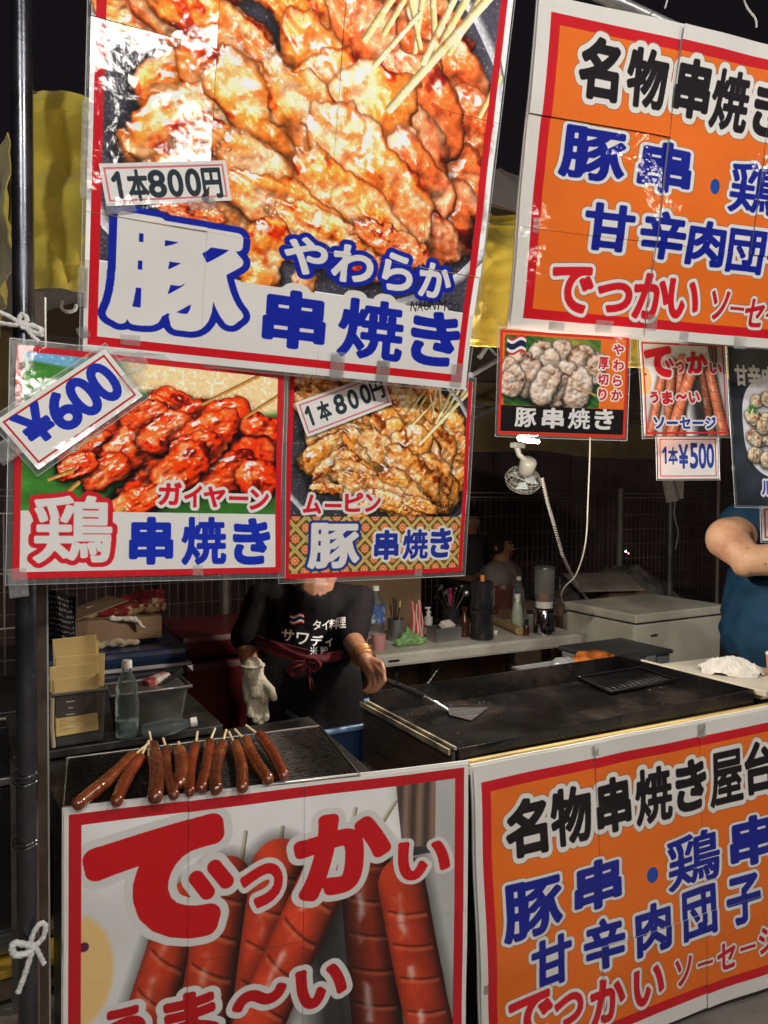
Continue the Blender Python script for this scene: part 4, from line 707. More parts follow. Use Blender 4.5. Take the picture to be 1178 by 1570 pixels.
mb = MB(); mb.sheet(lambda a, b: Vector((X0 + TH + (X1 - X0 - 2 * TH) * a, Y0 + TH + (Y1 - Y0 - 2 * TH) * b, .832 + .0015 * nz((a * 3, b * 2, 0)))), 30, 14); mb.build('cooking_surface', IR, g)
mb = MB()
for _ in range(80):
    x = X0 + .03 + R_.random() ** 1.2 * 1.1; y = Y0 + .05 + R_.random() * .37; r = .001 + .0022 * R_.random() ** 3
    mb.lathe((x, y, .8335), [(r, 0), (r * .8, r * .5), (r * .2, r * .75)], 7, cap=False)
for _ in range(26):
    x = X0 + .012; x = X0 + .05 + R_.random() * .35; y = Y1 - .03 - R_.random() * .05; r = .002 + .002 * R_.random(); mb.lathe((x, y, .8335), [(r, 0), (r * .8, r * .5), (r * .2, r * .75)], 7, cap=False)
o = mb.build('oil_drops', mat('oil', (.05, .042, .03), .06, .0, bump=0, spec=1, coat=1), g); o['kind'] = 'stuff'
# cabinet and boards below
WOODD = mat('scorched_plywood', (.10, .065, .035), .6, var=.35, scale=5, bump=.3, bscale=60, stretch=(1, .25, 1.6), c2=(.02, .016, .012), t2=(.45, .62))
CREAM = mat('cream_painted_board', (.52, .47, .36), .55, var=.15, scale=7, bump=.15, c2=(.24, .17, .10), t2=(.6, .72), stretch=(.3, 1, 1))
t = thing('griddle_stand', 'scorched plywood stand with cream boards around the griddle', 'stand', (1.62, 1.7, 0))
MB().box((1.028, 1.71, .60), (.010, .47, .53), bev=.002).build('side_board', WOODD, t); MB().box((1.014, 1.71, .868), (.006, .472, .014), bev=.001).build('top_edge', mat('worn_cream_edge', (.30, .25, .17), .6, var=.3, scale=14, c2=(.08, .06, .04), t2=(.5, .62)), t); MB().box((1.034, 1.708, .873), (.007, .466, .008), bev=.001).build('top_edge', mat('worn_cream_edge', (.30, .25, .17)), t)
MB().box((1.62, 1.72, .42), (1.1, .40, .74)).build('cabinet', DARKSTEEL, t)
MB().hexa([Vector(p) for p in ((1.03, 1.452, .812), (2.9, 1.425, .778), (2.9, 1.465, .778), (1.03, 1.474, .812), (1.03, 1.452, .832), (2.9, 1.425, .797), (2.9, 1.465, .797), (1.03, 1.474, .832))], .002).build('front_board', CREAM, t)
MB().hexa([Vector(p) for p in ((1.06, 1.458, .8335), (2.9, 1.436, .799), (2.9, 1.47, .799), (1.06, 1.472, .8335), (1.06, 1.458, .843), (2.9, 1.436, .811), (2.9, 1.47, .811), (1.06, 1.472, .843))], .002).build('front_board', mat('yellowed_board', (.5, .36, .13), .5, var=.2, scale=5), t)
MB().box((2.225, 1.70, .862), (.02, .52, .018), bev=.003).build('side_batten', CREAM, t)
t = thing('side_counter', 'beige painted counter board right of the griddle', 'counter', (2.9, 1.65, 0))
MB().hexa([Vector(p) for p in ((2.238, 1.47, .835), (3.6, 1.47, .82), (3.6, 1.80, .82), (2.238, 1.90, .835), (2.238, 1.47, .862), (3.6, 1.47, .852), (3.6, 1.80, .852), (2.238, 1.90, .862))], .003).build('top', mat('beige_counter', (.46, .42, .34), .5, var=.2, scale=9, bump=.1, c2=(.28, .23, .17), t2=(.6, .75)), t)
MB().box((2.92, 1.66, .415), (1.28, .30, .815)).build('cabinet', DARKSTEEL, t)
# things on griddle
sp = thing('spatula', 'wide steel spatula with black riveted handle resting on the griddle', 'spatula', atz(690, 1092, .842))
zb = .837; bp = [atz(684, 1086, zb + .006), atz(749, 1085, zb), atz(723, 1105, zb), atz(690, 1097, zb)]
MB().hexa([p for p in bp] + [p + Vector((0, 0, .0016)) for p in bp]).build('blade', STEEL, sp)
h0 = atz(686, 1089, zb + .005); h1 = dep(665, 1075, (h0 - C0).dot(CF) * 1.01); h2 = dep(650, 1067, 2.12); h3 = dep(589, 1042, 2.22)
MB().tube([h0, h1, h2], [.006, .005, .006], 8, flat=.5).build('shank', STEEL, sp)
hdl = MB().tube([h2, h2.lerp(h3, .3), h2.lerp(h3, .8), h3], [.009, .011, .010, .008], 10, flat=.6).build('handle', BLACKP, sp)
for f in (.25, .6): MB().lathe(h2.lerp(h3, f) + Vector((-.002, -.006, .006)), [(.0035, 0), (.002, .002)], 8).build('rivet', CHROME, hdl)
tp = [atz(887, 1042, .836), atz(979, 1027, .836), atz(1038, 1045, .836), atz(936, 1065, .836)]; cc = sum(tp, Vector()) / 4
tr = thing('grill_tray', 'shallow dark ribbed tray lying on the griddle', 'tray', cc)
mb = MB(); n = 4
mb.sheet(lambda a, b: tp[0].lerp(tp[1], a).lerp(tp[3].lerp(tp[2], a), b) + Vector((0, 0, .003)), 2, 2, .001); mb.build('tray_base', IR, tr)
MB().tube([p + Vector((0, 0, .010)) for p in tp] + [tp[0] + Vector((0, 0, .010))], .003, 8).build('rim', DARKSTEEL, tr)
for k in range(12): a = (k + 1) / 13; MB().tube([tp[0].lerp(tp[1], a).lerp(tp[3].lerp(tp[2], a), .08) + Vector((0, 0, .005)), tp[0].lerp(tp[1], a).lerp(tp[3].lerp(tp[2], a), .92) + Vector((0, 0, .005))], .0016, 6).build('rib', DARKSTEEL, tr)
for p in (tp[0], tp[1]): MB().lathe(p + Vector((.006, 0, .008)), [(.006, 0), (.004, .006)], 10).build('knob', CHROME, tr)
CLOTH = mat('white_towel', (.60, .56, .50), .9, var=.12, scale=30, bump=.6, bscale=240, sheen=.3)
c = atz(1120, 1030, .863)
def towel(a, b):
    x, y = a * 2 - 1, b * 2 - 1; rr = math.hypot(x, y); an = math.atan2(y, x); m_ = max(abs(x), abs(y)); k = (m_ / rr if rr > 1e-6 else 1) * (1 + .22 * nz((math.cos(an), math.sin(an), 0), 1.6, 4)); x *= k; y *= k; e = max(0, 1 - math.hypot(x, y)) ** .45
    P = c + CR * (.105 * x) + Vector((.3, 1, 0)).normalized() * (.085 * y); h = e * (.032 + .02 * nz((x, y, 0), 1.7, 2) + .022 * (1 - 2.4 * abs(nz((x, y, 0), 2.6, 5))) + .010 * (1 - 2 * abs(nz((x, y, 0), 6.0, 7))))
    return P + Vector((.01 * nz((x, y, 1), 3), .01 * nz((x, y, 2), 3), max(.001, h)))
mb = MB(); mb.sheet(towel, 80, 70, .002); tag(mb.build('towel', CLOTH), 'crumpled white towel lying on the beige side counter', 'towel')
c = atz(1189, 1036, .862); t = thing('paper_cup', 'orange and white cup at the right edge beside the towel', 'cup', c); MB().lathe(c, [(.026, 0), (.031, .075), (.029, .075), (.024, .004)], 20).build('cup', mat('orange_cup', (.7, .25, .07), .5), t); MB().lathe(c + Vector((0, 0, .075)), [(.033, 0), (.033, .006), (.03, .008)], 20).build('rim', WPL, t)

# ---------------------------------------------------------------- lower left: cabinet, pallet
t = thing('steel_cabinet', 'dark steel cabinet with pale rails standing on a pallet left of the counter', 'cabinet', (-.2, 2.65, .14))
MB().box((-.2, 2.66, .50), (.76, .48, .70), bev=.004).build('body', DARKSTEEL, t); DP = mat('dark_panel', (.03, .03, .033), .3, .6, c2=(.08, .07, .06), t2=(.6, .8))
for k in range(4): MB().box((-.485 + k * .19, 2.412, .42), (.182, .012, .42), bev=.002).build('door', DP, t); MB().tube([(-.41 + k * .19, 2.398, .34), (-.41 + k * .19, 2.398, .50)], .004, 6).build('handle', STEEL2, t)
for k in range(2): MB().box((-.39 + k * .38, 2.412, .74), (.37, .012, .14), bev=.002).build('drawer', DP, t)
MB().box((-.2, 2.40, .655), (.78, .03, .022), bev=.003).build('rail', STEEL, t); MB().box((-.2, 2.40, .17), (.78, .04, .04), bev=.003).build('rail', STEEL, t); MB().tube([(-.58, 2.385, .84), (.18, 2.385, .84)], .008, 8).build('rail', STEEL2, t)
t = thing('pallet', 'wooden pallet with yellow painted board under the dark cabinet', 'pallet', (-.1, 2.6, 0)); PW = mat('pallet_wood', (.13, .09, .055), .8, var=.3, scale=12, bump=.4, stretch=(.2, 1, 1))
for k in range(4): MB().box((-.1, 2.38 + k * .16, .12), (1.0, .11, .022), bev=.002).build('board', mat('pallet_yellow', (.45, .28, .03), .6, var=.2) if k == 0 else PW, t)
MB().box((-.1, 2.36, .07), (1.0, .03, .07), bev=.002).build('board', PW, t)
for x in (-.5, -.12, .3): MB().box((x, 2.63, .053), (.09, .5, .105), bev=.003).build('block', PW, t)
# grid panel far left
t = thing('wire_fence', 'dark wire fence standing left of the black pole', 'fence', (-.35, 3.0, 0)); mb = MB()
for k in range(24): mb.tube([(-.8 + k * .045, 3, .8), (-.8 + k * .045, 3, 1.42)], .003, 4)
for z in (.8, 1.0, 1.2, 1.42): mb.tube([(-.8, 3, z), (.24, 3, z)], .004, 4)
mb.build('wire_mesh', FW, t)['kind'] = 'stuff'
for x in (-.8, .24): MB().box((x, 3, .71), (.03, .03, 1.42)).build('post', DARKSTEEL, t)
# ---------------------------------------------------------------- posters and price cards
def print_mat(name, im, coat=1.0, rough=.42, crough=.035, wave=.06):
    m, nt, p = new_mat(name); N = nt.nodes.new; L = nt.links.new
    t = N('ShaderNodeTexImage'); t.image = im; t.extension = 'EXTEND'; L(t.outputs[0], p.inputs['Base Color'])
    p.inputs['Roughness'].default_value = rough + .2; p.inputs['Specular IOR Level'].default_value = .12; p.inputs['Coat Weight'].default_value = coat; p.inputs['Coat Roughness'].default_value = crough
    tc = N('ShaderNodeTexCoord'); n = N('ShaderNodeTexNoise'); n.inputs['Scale'].default_value = 9; n.inputs['Detail'].default_value = 3; L(tc.outputs['Object'], n.inputs['Vector'])
    n2 = N('ShaderNodeTexNoise'); n2.inputs['Scale'].default_value = 120; n2.inputs['Detail'].default_value = 4; L(tc.outputs['Object'], n2.inputs['Vector'])
    b = N('ShaderNodeBump'); b.inputs['Strength'].default_value = wave; b.inputs['Distance'].default_value = .05; L(n.outputs['Fac'], b.inputs['Height'])
    b2 = N('ShaderNodeBump'); b2.inputs['Strength'].default_value = .05; b2.inputs['Distance'].default_value = .002; L(n2.outputs['Fac'], b2.inputs['Height']); L(b.outputs[0], b2.inputs['Normal'])
    L(b2.outputs[0], p.inputs['Coat Normal']); L(b.outputs[0], p.inputs['Normal'])
    return m
FILM = see_through('clear_laminate_edge', (.93, .94, .94), (.62, .64, .64), rough=.12, amount=.90)
TAPE = see_through('clear_tape', (.90, .91, .90), (.72, .72, .70), rough=.25, amount=.82, bump=.6, bscale=60)
BACK = mat('poster_back_paper', (.6, .6, .58), .6, var=.05)

def pose(key):
    p = POSE[key]; return Vector(p['TL']), Vector(p['R']), Vector(p['U']), p['w'], p['h']
def poster(oname, label, cat, key, cv, film=.0, seed=1, warp=.004, tapes=(), group=None, board=None, sag=0.0, z0=0.0, tilt=.010, rows=None):
    TL, R, U, w, h = pose(key); Nn = R.cross(U); root = thing(oname, label, cat, TL + R * w / 2 - U * h, group)
    m = print_mat('print_' + key, canvas_image(cv, 'print_' + key)); rnd = random.Random(seed)
    us = [0] + [q for q in POSE[key]['su'] if q < w - .02] + [w]; vs = [0] + [q for q in POSE[key]['sv'] if q < h - .02] + [h]
    def S(u, v, off=0.0):
        q = warp * (nz((u * 2.6, v * 2.6, seed), 1.6, seed) * 1.6 + nz((u, v, seed), 9, seed) * .28) + sag * math.sin(math.pi * u / w) * (v / h) ** 2
        return TL + R * u - U * v + Nn * (q + off + z0)
    for j in range(len(vs) - 1):
        for i in range(len(us) - 1):
            g = .0007 if len(us) + len(vs) > 4 else 0; u0, u1, v0, v1 = us[i] + (g if i else 0), us[i + 1], vs[j] + (g if j else 0), vs[j + 1]
            tx, ty, dz = (rnd.random() - .5) * tilt * 2, (rnd.random() - .5) * tilt * 2, rnd.random() * .0015
            if len(us) + len(vs) == 4: tx = ty = dz = 0
            curl = rnd.random() * .0022
            def F(a, b):
                u = u0 + (u1 - u0) * a; v = v0 + (v1 - v0) * (1 - b)
                return S(u, v, dz + tx * (u - (u0 + u1) / 2) + ty * (v - (v0 + v1) / 2) + curl * (2 * a - 1) ** 4 * .5 + curl * (2 * b - 1) ** 4 * .5 + .0008)
            mb = MB(); mb.sheet(F, 16, 16, None); uvl = mb.bm.loops.layers.uv.verify()
            for f in mb.bm.faces:
                for l in f.loops: a, b = l[uvl].uv; l[uvl].uv = ((u0 + (u1 - u0) * a) / w, 1 - (v0 + (v1 - v0) * (1 - b)) / h)
            mb.bm.normal_update(); bmesh.ops.solidify(mb.bm, geom=mb.bm.faces[:], thickness=.0009)
            mb.build('laminated_sheet' if g else 'printed_sheet', m, root)
    if film:
        mb = MB(); e = film
        for (a0, b0, a1, b1) in ((-e, -e, w + e, -.0006), (-e, h + .0006, w + e, h + e), (-e, 0, -.0006, h), (w + .0006, 0, w + e, h)):
            mb.sheet(lambda a, b: S(a0 + (a1 - a0) * a, b1 + (b0 - b1) * b, .0005), 14, 2)
        mb.build('laminate_edge', FILM, root)
        mb = MB(); q = [S(-e, -e), S(w / 2, -e), S(w + e, -e), S(w + e, h / 2), S(w + e, h + e), S(w / 2, h + e), S(-e, h + e), S(-e, h / 2), S(-e, -e)]
        mb.tube(q, .0007, 4); mb.build('laminate_rim', mat('laminate_rim', (.55, .56, .56), .2), root)
    if board:
        mb = MB(); e = board
        mb.sheet(lambda a, b: S(-e + (w + 2 * e) * a, (h + e) - (h + 2 * e) * b, -.004), 24, 24, .005)
        mb.build('backing_board', mat('white_corrugated_board', (.66, .65, .62), .45, var=.08, scale=5, bump=.05), root)
    for (px, py, tw, th, rot) in tapes:
        d = CF + CR * ((px - 589) / 1127) - CU * ((py - 785) / 1127); q = C0 + d * ((TL - C0).dot(Nn) / d.dot(Nn)) - TL; cu, cvv = q.dot(R), -q.dot(U); ca, sa = math.cos(rot), math.sin(rot)
        mb = MB(); sd = rnd.random() * 9
        def T(a, b):
            x, y = (a - .5) * tw, (b - .5) * th; x, y = x * ca - y * sa, x * sa + y * ca
            base = S(cu + x, cvv - y, .0045 + z0); return base + Nn * (nz((x, y, sd), 40, sd) * .0012)
        mb.sheet(T, 6, 6, None); mb.build('tape', TAPE, root)
    return root, S

LB = 'posters hung over the food stall counter'
P1r, S1 = poster('poster', 'largest poster with blue outlined lettering over grilled pork skewers photo', 'poster', 'P1', design_P1(), film=.006, seed=3, warp=.006, tapes=[(133, 230, .018, .16, 0), (200, 521, .035, .02, 0), (515, 560, .03, .055, 0), (584, 568, .03, .045, 0), (700, 575, .03, .05, 0), (127, 440, .016, .07, 0), (128, 510, .02, .02, .4)], sag=.004, tilt=.013, group=LB)
P2r, S2 = poster('poster', 'orange menu poster with black and blue lettering hanging at the upper right', 'poster', 'P2', food_signboard('P2'), seed=8, warp=.007, board=.003, tapes=[(853, 503, .045, .03, 0), (925, 505, .05, .045, 0), (1047, 518, .03, .035, 0), (1135, 525, .04, .035, 0), (822, 345, .016, .035, 0), (998, 495, .03, .04, 0)], tilt=.018, group=LB)
P3r, S3 = poster('poster', 'poster of red glazed chicken skewers on green leaf, beside the pole', 'poster', 'P3', design_P3(), film=.010, seed=5, warp=.0035, tapes=[(35, 545, .032, .05, .1), (303, 874, .02, .02, 0), (28, 893, .03, .05, .1), (200, 560, .06, .035, .45), (24, 615, .02, .05, 0)], tilt=.006, group=LB)
P4r, S4 = poster('poster', 'poster of browned pork skewers above an orange and green patterned band', 'poster', 'P4', design_P4(), film=.010, seed=6, warp=.004, tapes=[(490, 560, .035, .03, 0), (640, 878, .02, .015, 0)], tilt=.006, group=LB)
P5r, S5_ = poster('poster', 'small orange edged poster with Thai flag and thick cut pork pieces', 'poster', 'P5', design_P5(), film=.006, seed=7, warp=.003, group=LB)
P6r, S6_ = poster('poster', 'small white poster of brown sausages under the orange menu poster', 'poster', 'P6', design_P6(), film=.006, seed=9, warp=.002, tapes=[(1113, 612, .012, .14, 0)], group=LB)
P8r, S8_ = poster('poster', 'dark slate poster with meatballs on a white plate at the right edge', 'poster', 'P8', design_P8(), film=.007, seed=10, warp=.004, tapes=[(1122, 718, .012, .012, 0)], group=LB)
P10r, S10 = poster('poster', 'large front poster with big red letters over sausages below the grill', 'poster', 'P10', design_P10(), seed=12, warp=.003, board=.004, tilt=.008, group='posters on the counter front')
P11r, S11 = poster('poster', 'orange menu poster fixed to the counter front below the griddle', 'poster', 'P11', food_signboard('P11'), seed=13, warp=.006, board=.004, tilt=.012, tapes=[(912, 1150, .02, .03, 0), (1075, 1120, .03, .04, 0), (745, 1515, .012, .03, 0)], group='posters on the counter front')
G = 'price cards taped to the posters'
price = lambda k, l, cv, **kw: poster('price_card', l, 'price card', k, cv, group=G, **kw)
price('T1', 'price card with dark lettering on the largest pork poster, above its blue letters', price_tag('T1', PR['T1'], .045, (44, 56, 64), (214, 120, 128)), seed=21, warp=.001, tapes=[(185, 318, .05, .02, .1), (310, 312, .05, .02, .1)])
price('T2', 'tilted price card with large blue figures on the red chicken poster', price_tag('T2', PR['T2'], .055, (20, 44, 170), (190, 30, 40), bt=.0035, m=.0075), film=.008, seed=22, warp=.002, tapes=[(12, 690, .045, .035, 0), (205, 580, .045, .03, 0)])
price('T3', 'tilted price card with dark lettering on the patterned band pork poster', price_tag('T3', PR['T3'], .045, (44, 56, 64), (214, 120, 128)), seed=23, warp=.001)
price('P7', 'price card with blue figures hanging under the small sausage poster', price_tag('P7', PR['P7'], .04, (40, 66, 150), (200, 40, 60), bt=.003), film=.004, seed=24, warp=.001)
POSE['P9'] = dict(POSE['P7'], TL=list(at(1168, 776, 1.45)), w=.17, h=.11, su=[], sv=[])
price('P9', 'red edged price card under the dark meatball poster at the right edge', design_P9(), film=.005, seed=25, warp=.001)
# strings, ties and screws that hold the posters
WHITE_ROPE = mat('white_rope', (.72, .71, .68), .8, var=.12, scale=60, bump=.6, bscale=260)
# ---------------------------------------------------------------- ropes
def rope(parent, pts, r=.0042, name='rope'):
    P = [Vector(p) for p in pts]; out = []
    for i in range(len(P) - 1):
        for k in range(6):
            a = k / 6; p0, p1, p2, p3 = P[max(i - 1, 0)], P[i], P[i + 1], P[min(i + 2, len(P) - 1)]
            out.append(.5 * ((2 * p1) + (p2 - p0) * a + (2 * p0 - 5 * p1 + 4 * p2 - p3) * a * a + (3 * p1 - p0 - 3 * p2 + p3) * a ** 3))
    out.append(P[-1]); return MB().tube(out, [r * (1 + .12 * math.sin(i * 1.9)) for i in range(len(out))], 8).build(name, WHITE_ROPE, parent)
def A5(px, py, d=1.47): return at(px, py, d)
t = thing('rope_tie', 'white rope knotted around the top of the black pole above the chicken poster', 'rope', A5(36, 500), 'rope ties on the black pole')
rope(t, [A5(-14, 476), A5(8, 482), A5(28, 494), A5(36, 503), A5(50, 498), A5(62, 508), A5(64, 516)], name='strand'); rope(t, [A5(-14, 492), A5(10, 497), A5(28, 498), A5(42, 490), A5(34, 482), A5(30, 492), A5(40, 502), A5(58, 512), A5(66, 510)], name='strand')
rope(t, [A5(34, 498), A5(44, 508), A5(52, 518), A5(60, 524)], name='tail'); rope(t, [A5(30, 494), A5(46, 499), A5(60, 503), A5(66, 506, 1.52)], name='strand')
t = thing('rope_tie', 'white rope bow tied low on the black pole beside the front poster', 'rope', A5(45, 1455), 'rope ties on the black pole')
rope(t, [A5(46, 1450), A5(52, 1430), A5(62, 1416), A5(70, 1420), A5(66, 1438), A5(52, 1452)], .005, 'loop'); rope(t, [A5(52, 1450), A5(38, 1448), A5(22, 1446), A5(19, 1456), A5(24, 1464), A5(40, 1462), A5(54, 1452)], .006, 'loop'); rope(t, [A5(52, 1450), A5(46, 1470), A5(38, 1495), A5(28, 1522)], .0052, 'tail'); rope(t, [A5(54, 1450), A5(60, 1462), A5(66, 1474), A5(68, 1478)], .0045, 'tail')
t = thing('rope_loop', 'short white rope loop hanging below the yellow valance', 'rope', A5(106, 475, 1.73)); rope(t, [at(96, 462, 1.74), at(94, 470, 1.73), at(98, 476, 1.73), at(107, 478, 1.73), at(115, 475, 1.73), at(117, 468, 1.74)], .004, 'strand'); t['category'] = 'rope'
t = thing('hanging_string', 'thin white string holding the top edge of the orange poster', 'string', at(1030, 10, 1.33), 'strings over the orange poster'); rope(t, [at(1020, 12, 1.31), at(1024, -5, 1.33), at(1030, -40, 1.36)], .0022, 'strand')
t = thing('hanging_string', 'white string at the top right corner of the orange poster', 'string', at(1155, 40, 1.26), 'strings over the orange poster'); rope(t, [at(1160, 42, 1.24), at(1158, 28, 1.24), at(1143, 6, 1.25), at(1130, -40, 1.36)], .0026, 'strand')
# ---------------------------------------------------------------- back of the stall
FZ = mat('freezer_enamel', (.60, .58, .47), .4, var=.1, scale=5, bump=.03, c2=(.46, .40, .26), t2=(.56, .74))
t = thing('chest_freezer', 'cream chest freezer with flat lid standing at the back', 'freezer', (3.52, 3.07, 0))
MB().box((3.52, 3.075, .395), (.74, .53, .79), bev=.012).build('body', FZ, t); MB().box((3.52, 3.07, .825), (.77, .56, .05), bev=.010).build('lid', FZ, t); MB().box((3.52, 3.075, .797), (.745, .535, .006)).build('gasket', BLACKP, t)
MB().box((3.30, 2.807, .72), (.05, .004, .012)).build('badge', STEEL2, t); MB().box((3.52, 2.80, .10), (.6, .006, .12)).build('vent', DARKSTEEL, t)
GP = mat('grey_tote_plastic', (.25, .26, .26), .4, var=.1, bump=.03)
for k, (z0, z1, lab) in enumerate(((.0, .36, 'lower grey plastic tote under another tote beside the freezer'), (.375, .735, 'grey plastic tote with dark lid beside the freezer'))):
    t = thing('plastic_tote', lab, 'tote', (2.80, 2.62, z0), 'plastic totes by the freezer')
    MB().hexa([Vector((2.80 + sx * .19, 2.62 + sy * .14, z0)) for sx, sy in ((-1, -1), (1, -1), (1, 1), (-1, 1))] + [Vector((2.80 + sx * .21, 2.62 + sy * .16, z1 - .02)) for sx, sy in ((-1, -1), (1, -1), (1, 1), (-1, 1))], .01).build('body', GP, t)
    MB().box((2.80, 2.62, z1 - .008), (.44, .34, .02), bev=.006).build('lid', mat('dark_lid', (.06, .065, .07), .4), t); MB().box((2.86, 2.452, z1 - .03), (.06, .012, .03), bev=.003).build('latch', GP, t)
# folding table
TBL = mat('speckled_table_plastic', (.44, .42, .36), .5, var=.12, scale=120, bump=.08, c2=(.30, .27, .22), t2=(.6, .75))
t = thing('folding_table', 'white folding table crowded with bottles and jars', 'table', (2.3, 3.2, 0))
ta = [Vector((1.64, 3.01, 0)), Vector((2.90, 2.955, 0)), Vector((2.96, 3.50, 0)), Vector((1.70, 3.56, 0))]
MB().hexa([p + Vector((0, 0, .675)) for p in ta] + [p + Vector((0, 0, .74)) for p in ta], .014).build('top', TBL, t)
MB().hexa([ta[0] + Vector((.075, -.004, .698)), ta[0] + Vector((.135, -.007, .698)), ta[0] + Vector((.135, .01, .698)), ta[0] + Vector((.075, .01, .698)), ta[0] + Vector((.075, -.004, .710)), ta[0] + Vector((.135, -.007, .710)), ta[0] + Vector((.135, .01, .710)), ta[0] + Vector((.075, .01, .710))], .002).build('handle_slot', BLACKP, t)
for x in (1.8, 2.78):
    for y in (3.08, 3.44): MB().tube([(x, y, 0), (x, y, .675)], .012, 10).build('leg', BLACKP, t)
MB().tube([(1.8, 3.08, .35), (2.12, 3.1, .675)], .010, 8).build('strut', BLACKP, t); MB().tube([(2.78, 3.08, .35), (2.46, 3.1, .675)], .010, 8).build('strut', BLACKP, t)
ZT_ = .7402
def tb(px, py): return atz(px, py, ZT_)
CLEAR = see_through('clear_bottle', (.88, .92, .92), (.35, .4, .4), rough=.05, amount=.93, bump=.15)
SMOKE = see_through('cloudy_jar', (.6, .6, .56), (.35, .35, .33), rough=.1, amount=.7)
p = tb(576, 992); t = thing('water_bottle', 'large clear water bottle with blue label and white cap on the table', 'bottle', p)
MB().lathe(p, [(.040, 0), (.045, .01), (.044, .05), (.046, .06), (.044, .08), (.046, .1), (.044, .12), (.046, .14), (.046, .2), (.042, .225), (.03, .25), (.016, .27), (.0155, .285)], 24).build('body', CLEAR, t)
MB().lathe(p + Vector((0, 0, .125)), [(.0467, 0), (.0467, .085)], 24, cap=False).build('label', mat('blue_label', (.05, .10, .26), .4, scale=25, var=.4, c2=(.5, .52, .55), t2=(.5, .56)), t); MB().lathe(p + Vector((0, 0, .28)), [(.017, 0), (.017, .022), (.014, .024)], 18).build('cap', WPL, t)
p = tb(581, 996); PINK = mat('pink_mug', (.55, .27, .25), .35, var=.05); t = thing('mug', 'pink mug at the left end of the folding table', 'mug', p)
MB().lathe(p, [(.030, 0), (.034, .004), (.035, .075), (.032, .076), (.030, .01), (.001, .008)], 24, cap=False).build('cup', PINK, t); q = CR * -.034; MB().tube([p + q + Vector((0, 0, .06)), p + q * 1.5 + Vector((0, 0, .058)), p + q * 1.75 + Vector((0, 0, .04)), p + q * 1.5 + Vector((0, 0, .02)), p + q + Vector((0, 0, .017))], .0045, 8).build('handle', PINK, t)
p = tb(607, 981); t = thing('utensil_cup', 'steel cup of utensils behind the pink mug', 'cup', p); MB().lathe(p, [(.042, 0), (.044, .11), (.042, .11), (.040, .004)], 24, cap=False).build('cup', STEEL, t)
for k, (dx, h, m) in enumerate(((-.025, .19, CHROME), (.0, .21, BLACKP), (.02, .20, STK), (.01, .17, DARKSTEEL), (-.01, .22, BLACKP))): MB().tube([p + Vector((dx * .4, 0, .02)), p + Vector((dx * 1.6, .01 * (k % 3 - 1), h))], .004, 8).build('utensil', m, t)
# striped straws
def striped():
    m, nt, pr = new_mat('red_white_stripe'); N = nt.nodes.new; L = nt.links.new; tc = N('ShaderNodeTexCoord'); w = N('ShaderNodeTexWave'); w.wave_type = 'BANDS'; w.bands_direction = 'DIAGONAL'; w.inputs['Scale'].default_value = 30; L(tc.outputs['Object'], w.inputs['Vector'])
    r = N('ShaderNodeValToRGB'); r.color_ramp.interpolation = 'CONSTANT'; r.color_ramp.elements[0].color = (.55, .05, .05, 1); r.color_ramp.elements[1].color = (.7, .55, .48, 1); r.color_ramp.elements[1].position = .5; L(w.outputs['Fac'], r.inputs[0]); L(r.outputs[0], pr.inputs['Base Color']); return m
p = tb(641, 977); t = thing('striped_bag', 'red and white striped paper bag standing on the table', 'bag', p)
for k in range(9):
    m_ = mat('bag_red', (.50, .045, .045), .6, var=.08) if k % 2 == 0 else mat('bag_white', (.62, .50, .44), .6, var=.08)
    def bg_(a, b, k=k):
        s_ = (k + a) / 9 - .5; z = .19 * b; return p + CR * (s_ * (.072 - .012 * b) - .012 * b) + Vector((0, .018 * math.cos(s_ * 3) * -1 + .006 * math.sin(z * 40 + k), z + .012 * math.sin(s_ * 9) * b))
    mb = MB(); mb.sheet(bg_, 2, 10, .001); mb.build('stripe', m_, t)
p = tb(657, 958); t = thing('pump_bottle', 'small white pump bottle behind the steel tissue box', 'bottle', p); MB().lathe(p, [(.022, 0), (.024, .01), (.024, .045), (.010, .055), (.009, .066)], 18).build('body', WPL, t); MB().lathe(p + Vector((0, 0, .066)), [(.013, 0), (.013, .014), (.006, .016), (.006, .03)], 14).build('pump', WPL, t)
MB().box(p + Vector((-.006, 0, .10)), (.034, .012, .009), bev=.003).build('nozzle', WPL, t)
p = tb(681, 981); t = thing('steel_box', 'square steel box holding a folded white packet', 'box', p); w_, d_, h_ = .15, .10, .072
for c_, s_ in (((0, -d_ / 2, h_ / 2), (w_, .003, h_)), ((0, d_ / 2, h_ / 2), (w_, .003, h_)), ((-w_ / 2, 0, h_ / 2), (.003, d_ - .004, h_)), ((w_ / 2, 0, h_ / 2), (.003, d_ - .004, h_)), ((0, 0, .002), (w_ - .004, d_ - .004, .003))): MB().box(p + Vector(c_), s_).build('side', STEEL, t)
MB().box(p + Vector((.02, .0, .075)), (.075, .05, .03), bev=.004, rz=.3, rx=.5).build('packet', mat('printed_packet', (.6, .58, .52), .6, scale=40, var=.1, c2=(.2, .2, .2), t2=(.62, .66)), t)
p = tb(630, 990); tag(blob('plastic_bag', [(p + Vector((-.07, 0, .02)), p + Vector((.07, .0, .02)), .022, .018), (p + Vector((-.03, .01, .045)), p + Vector((.03, .01, .04)), .024, .02), (p + Vector((0, .01, .06)), p + Vector((-.015, .01, .085)), .014, .006)], mat('green_film', (.14, .26, .09), .3, var=.3, scale=20, bump=.5, bscale=50), voxel=.006, smooth=2, disp=lambda q: .006 * nz(q, 45, 1) + .004 * math.sin(30 * nz(q, 12))), 'crumpled green plastic bag at the table front edge', 'bag')
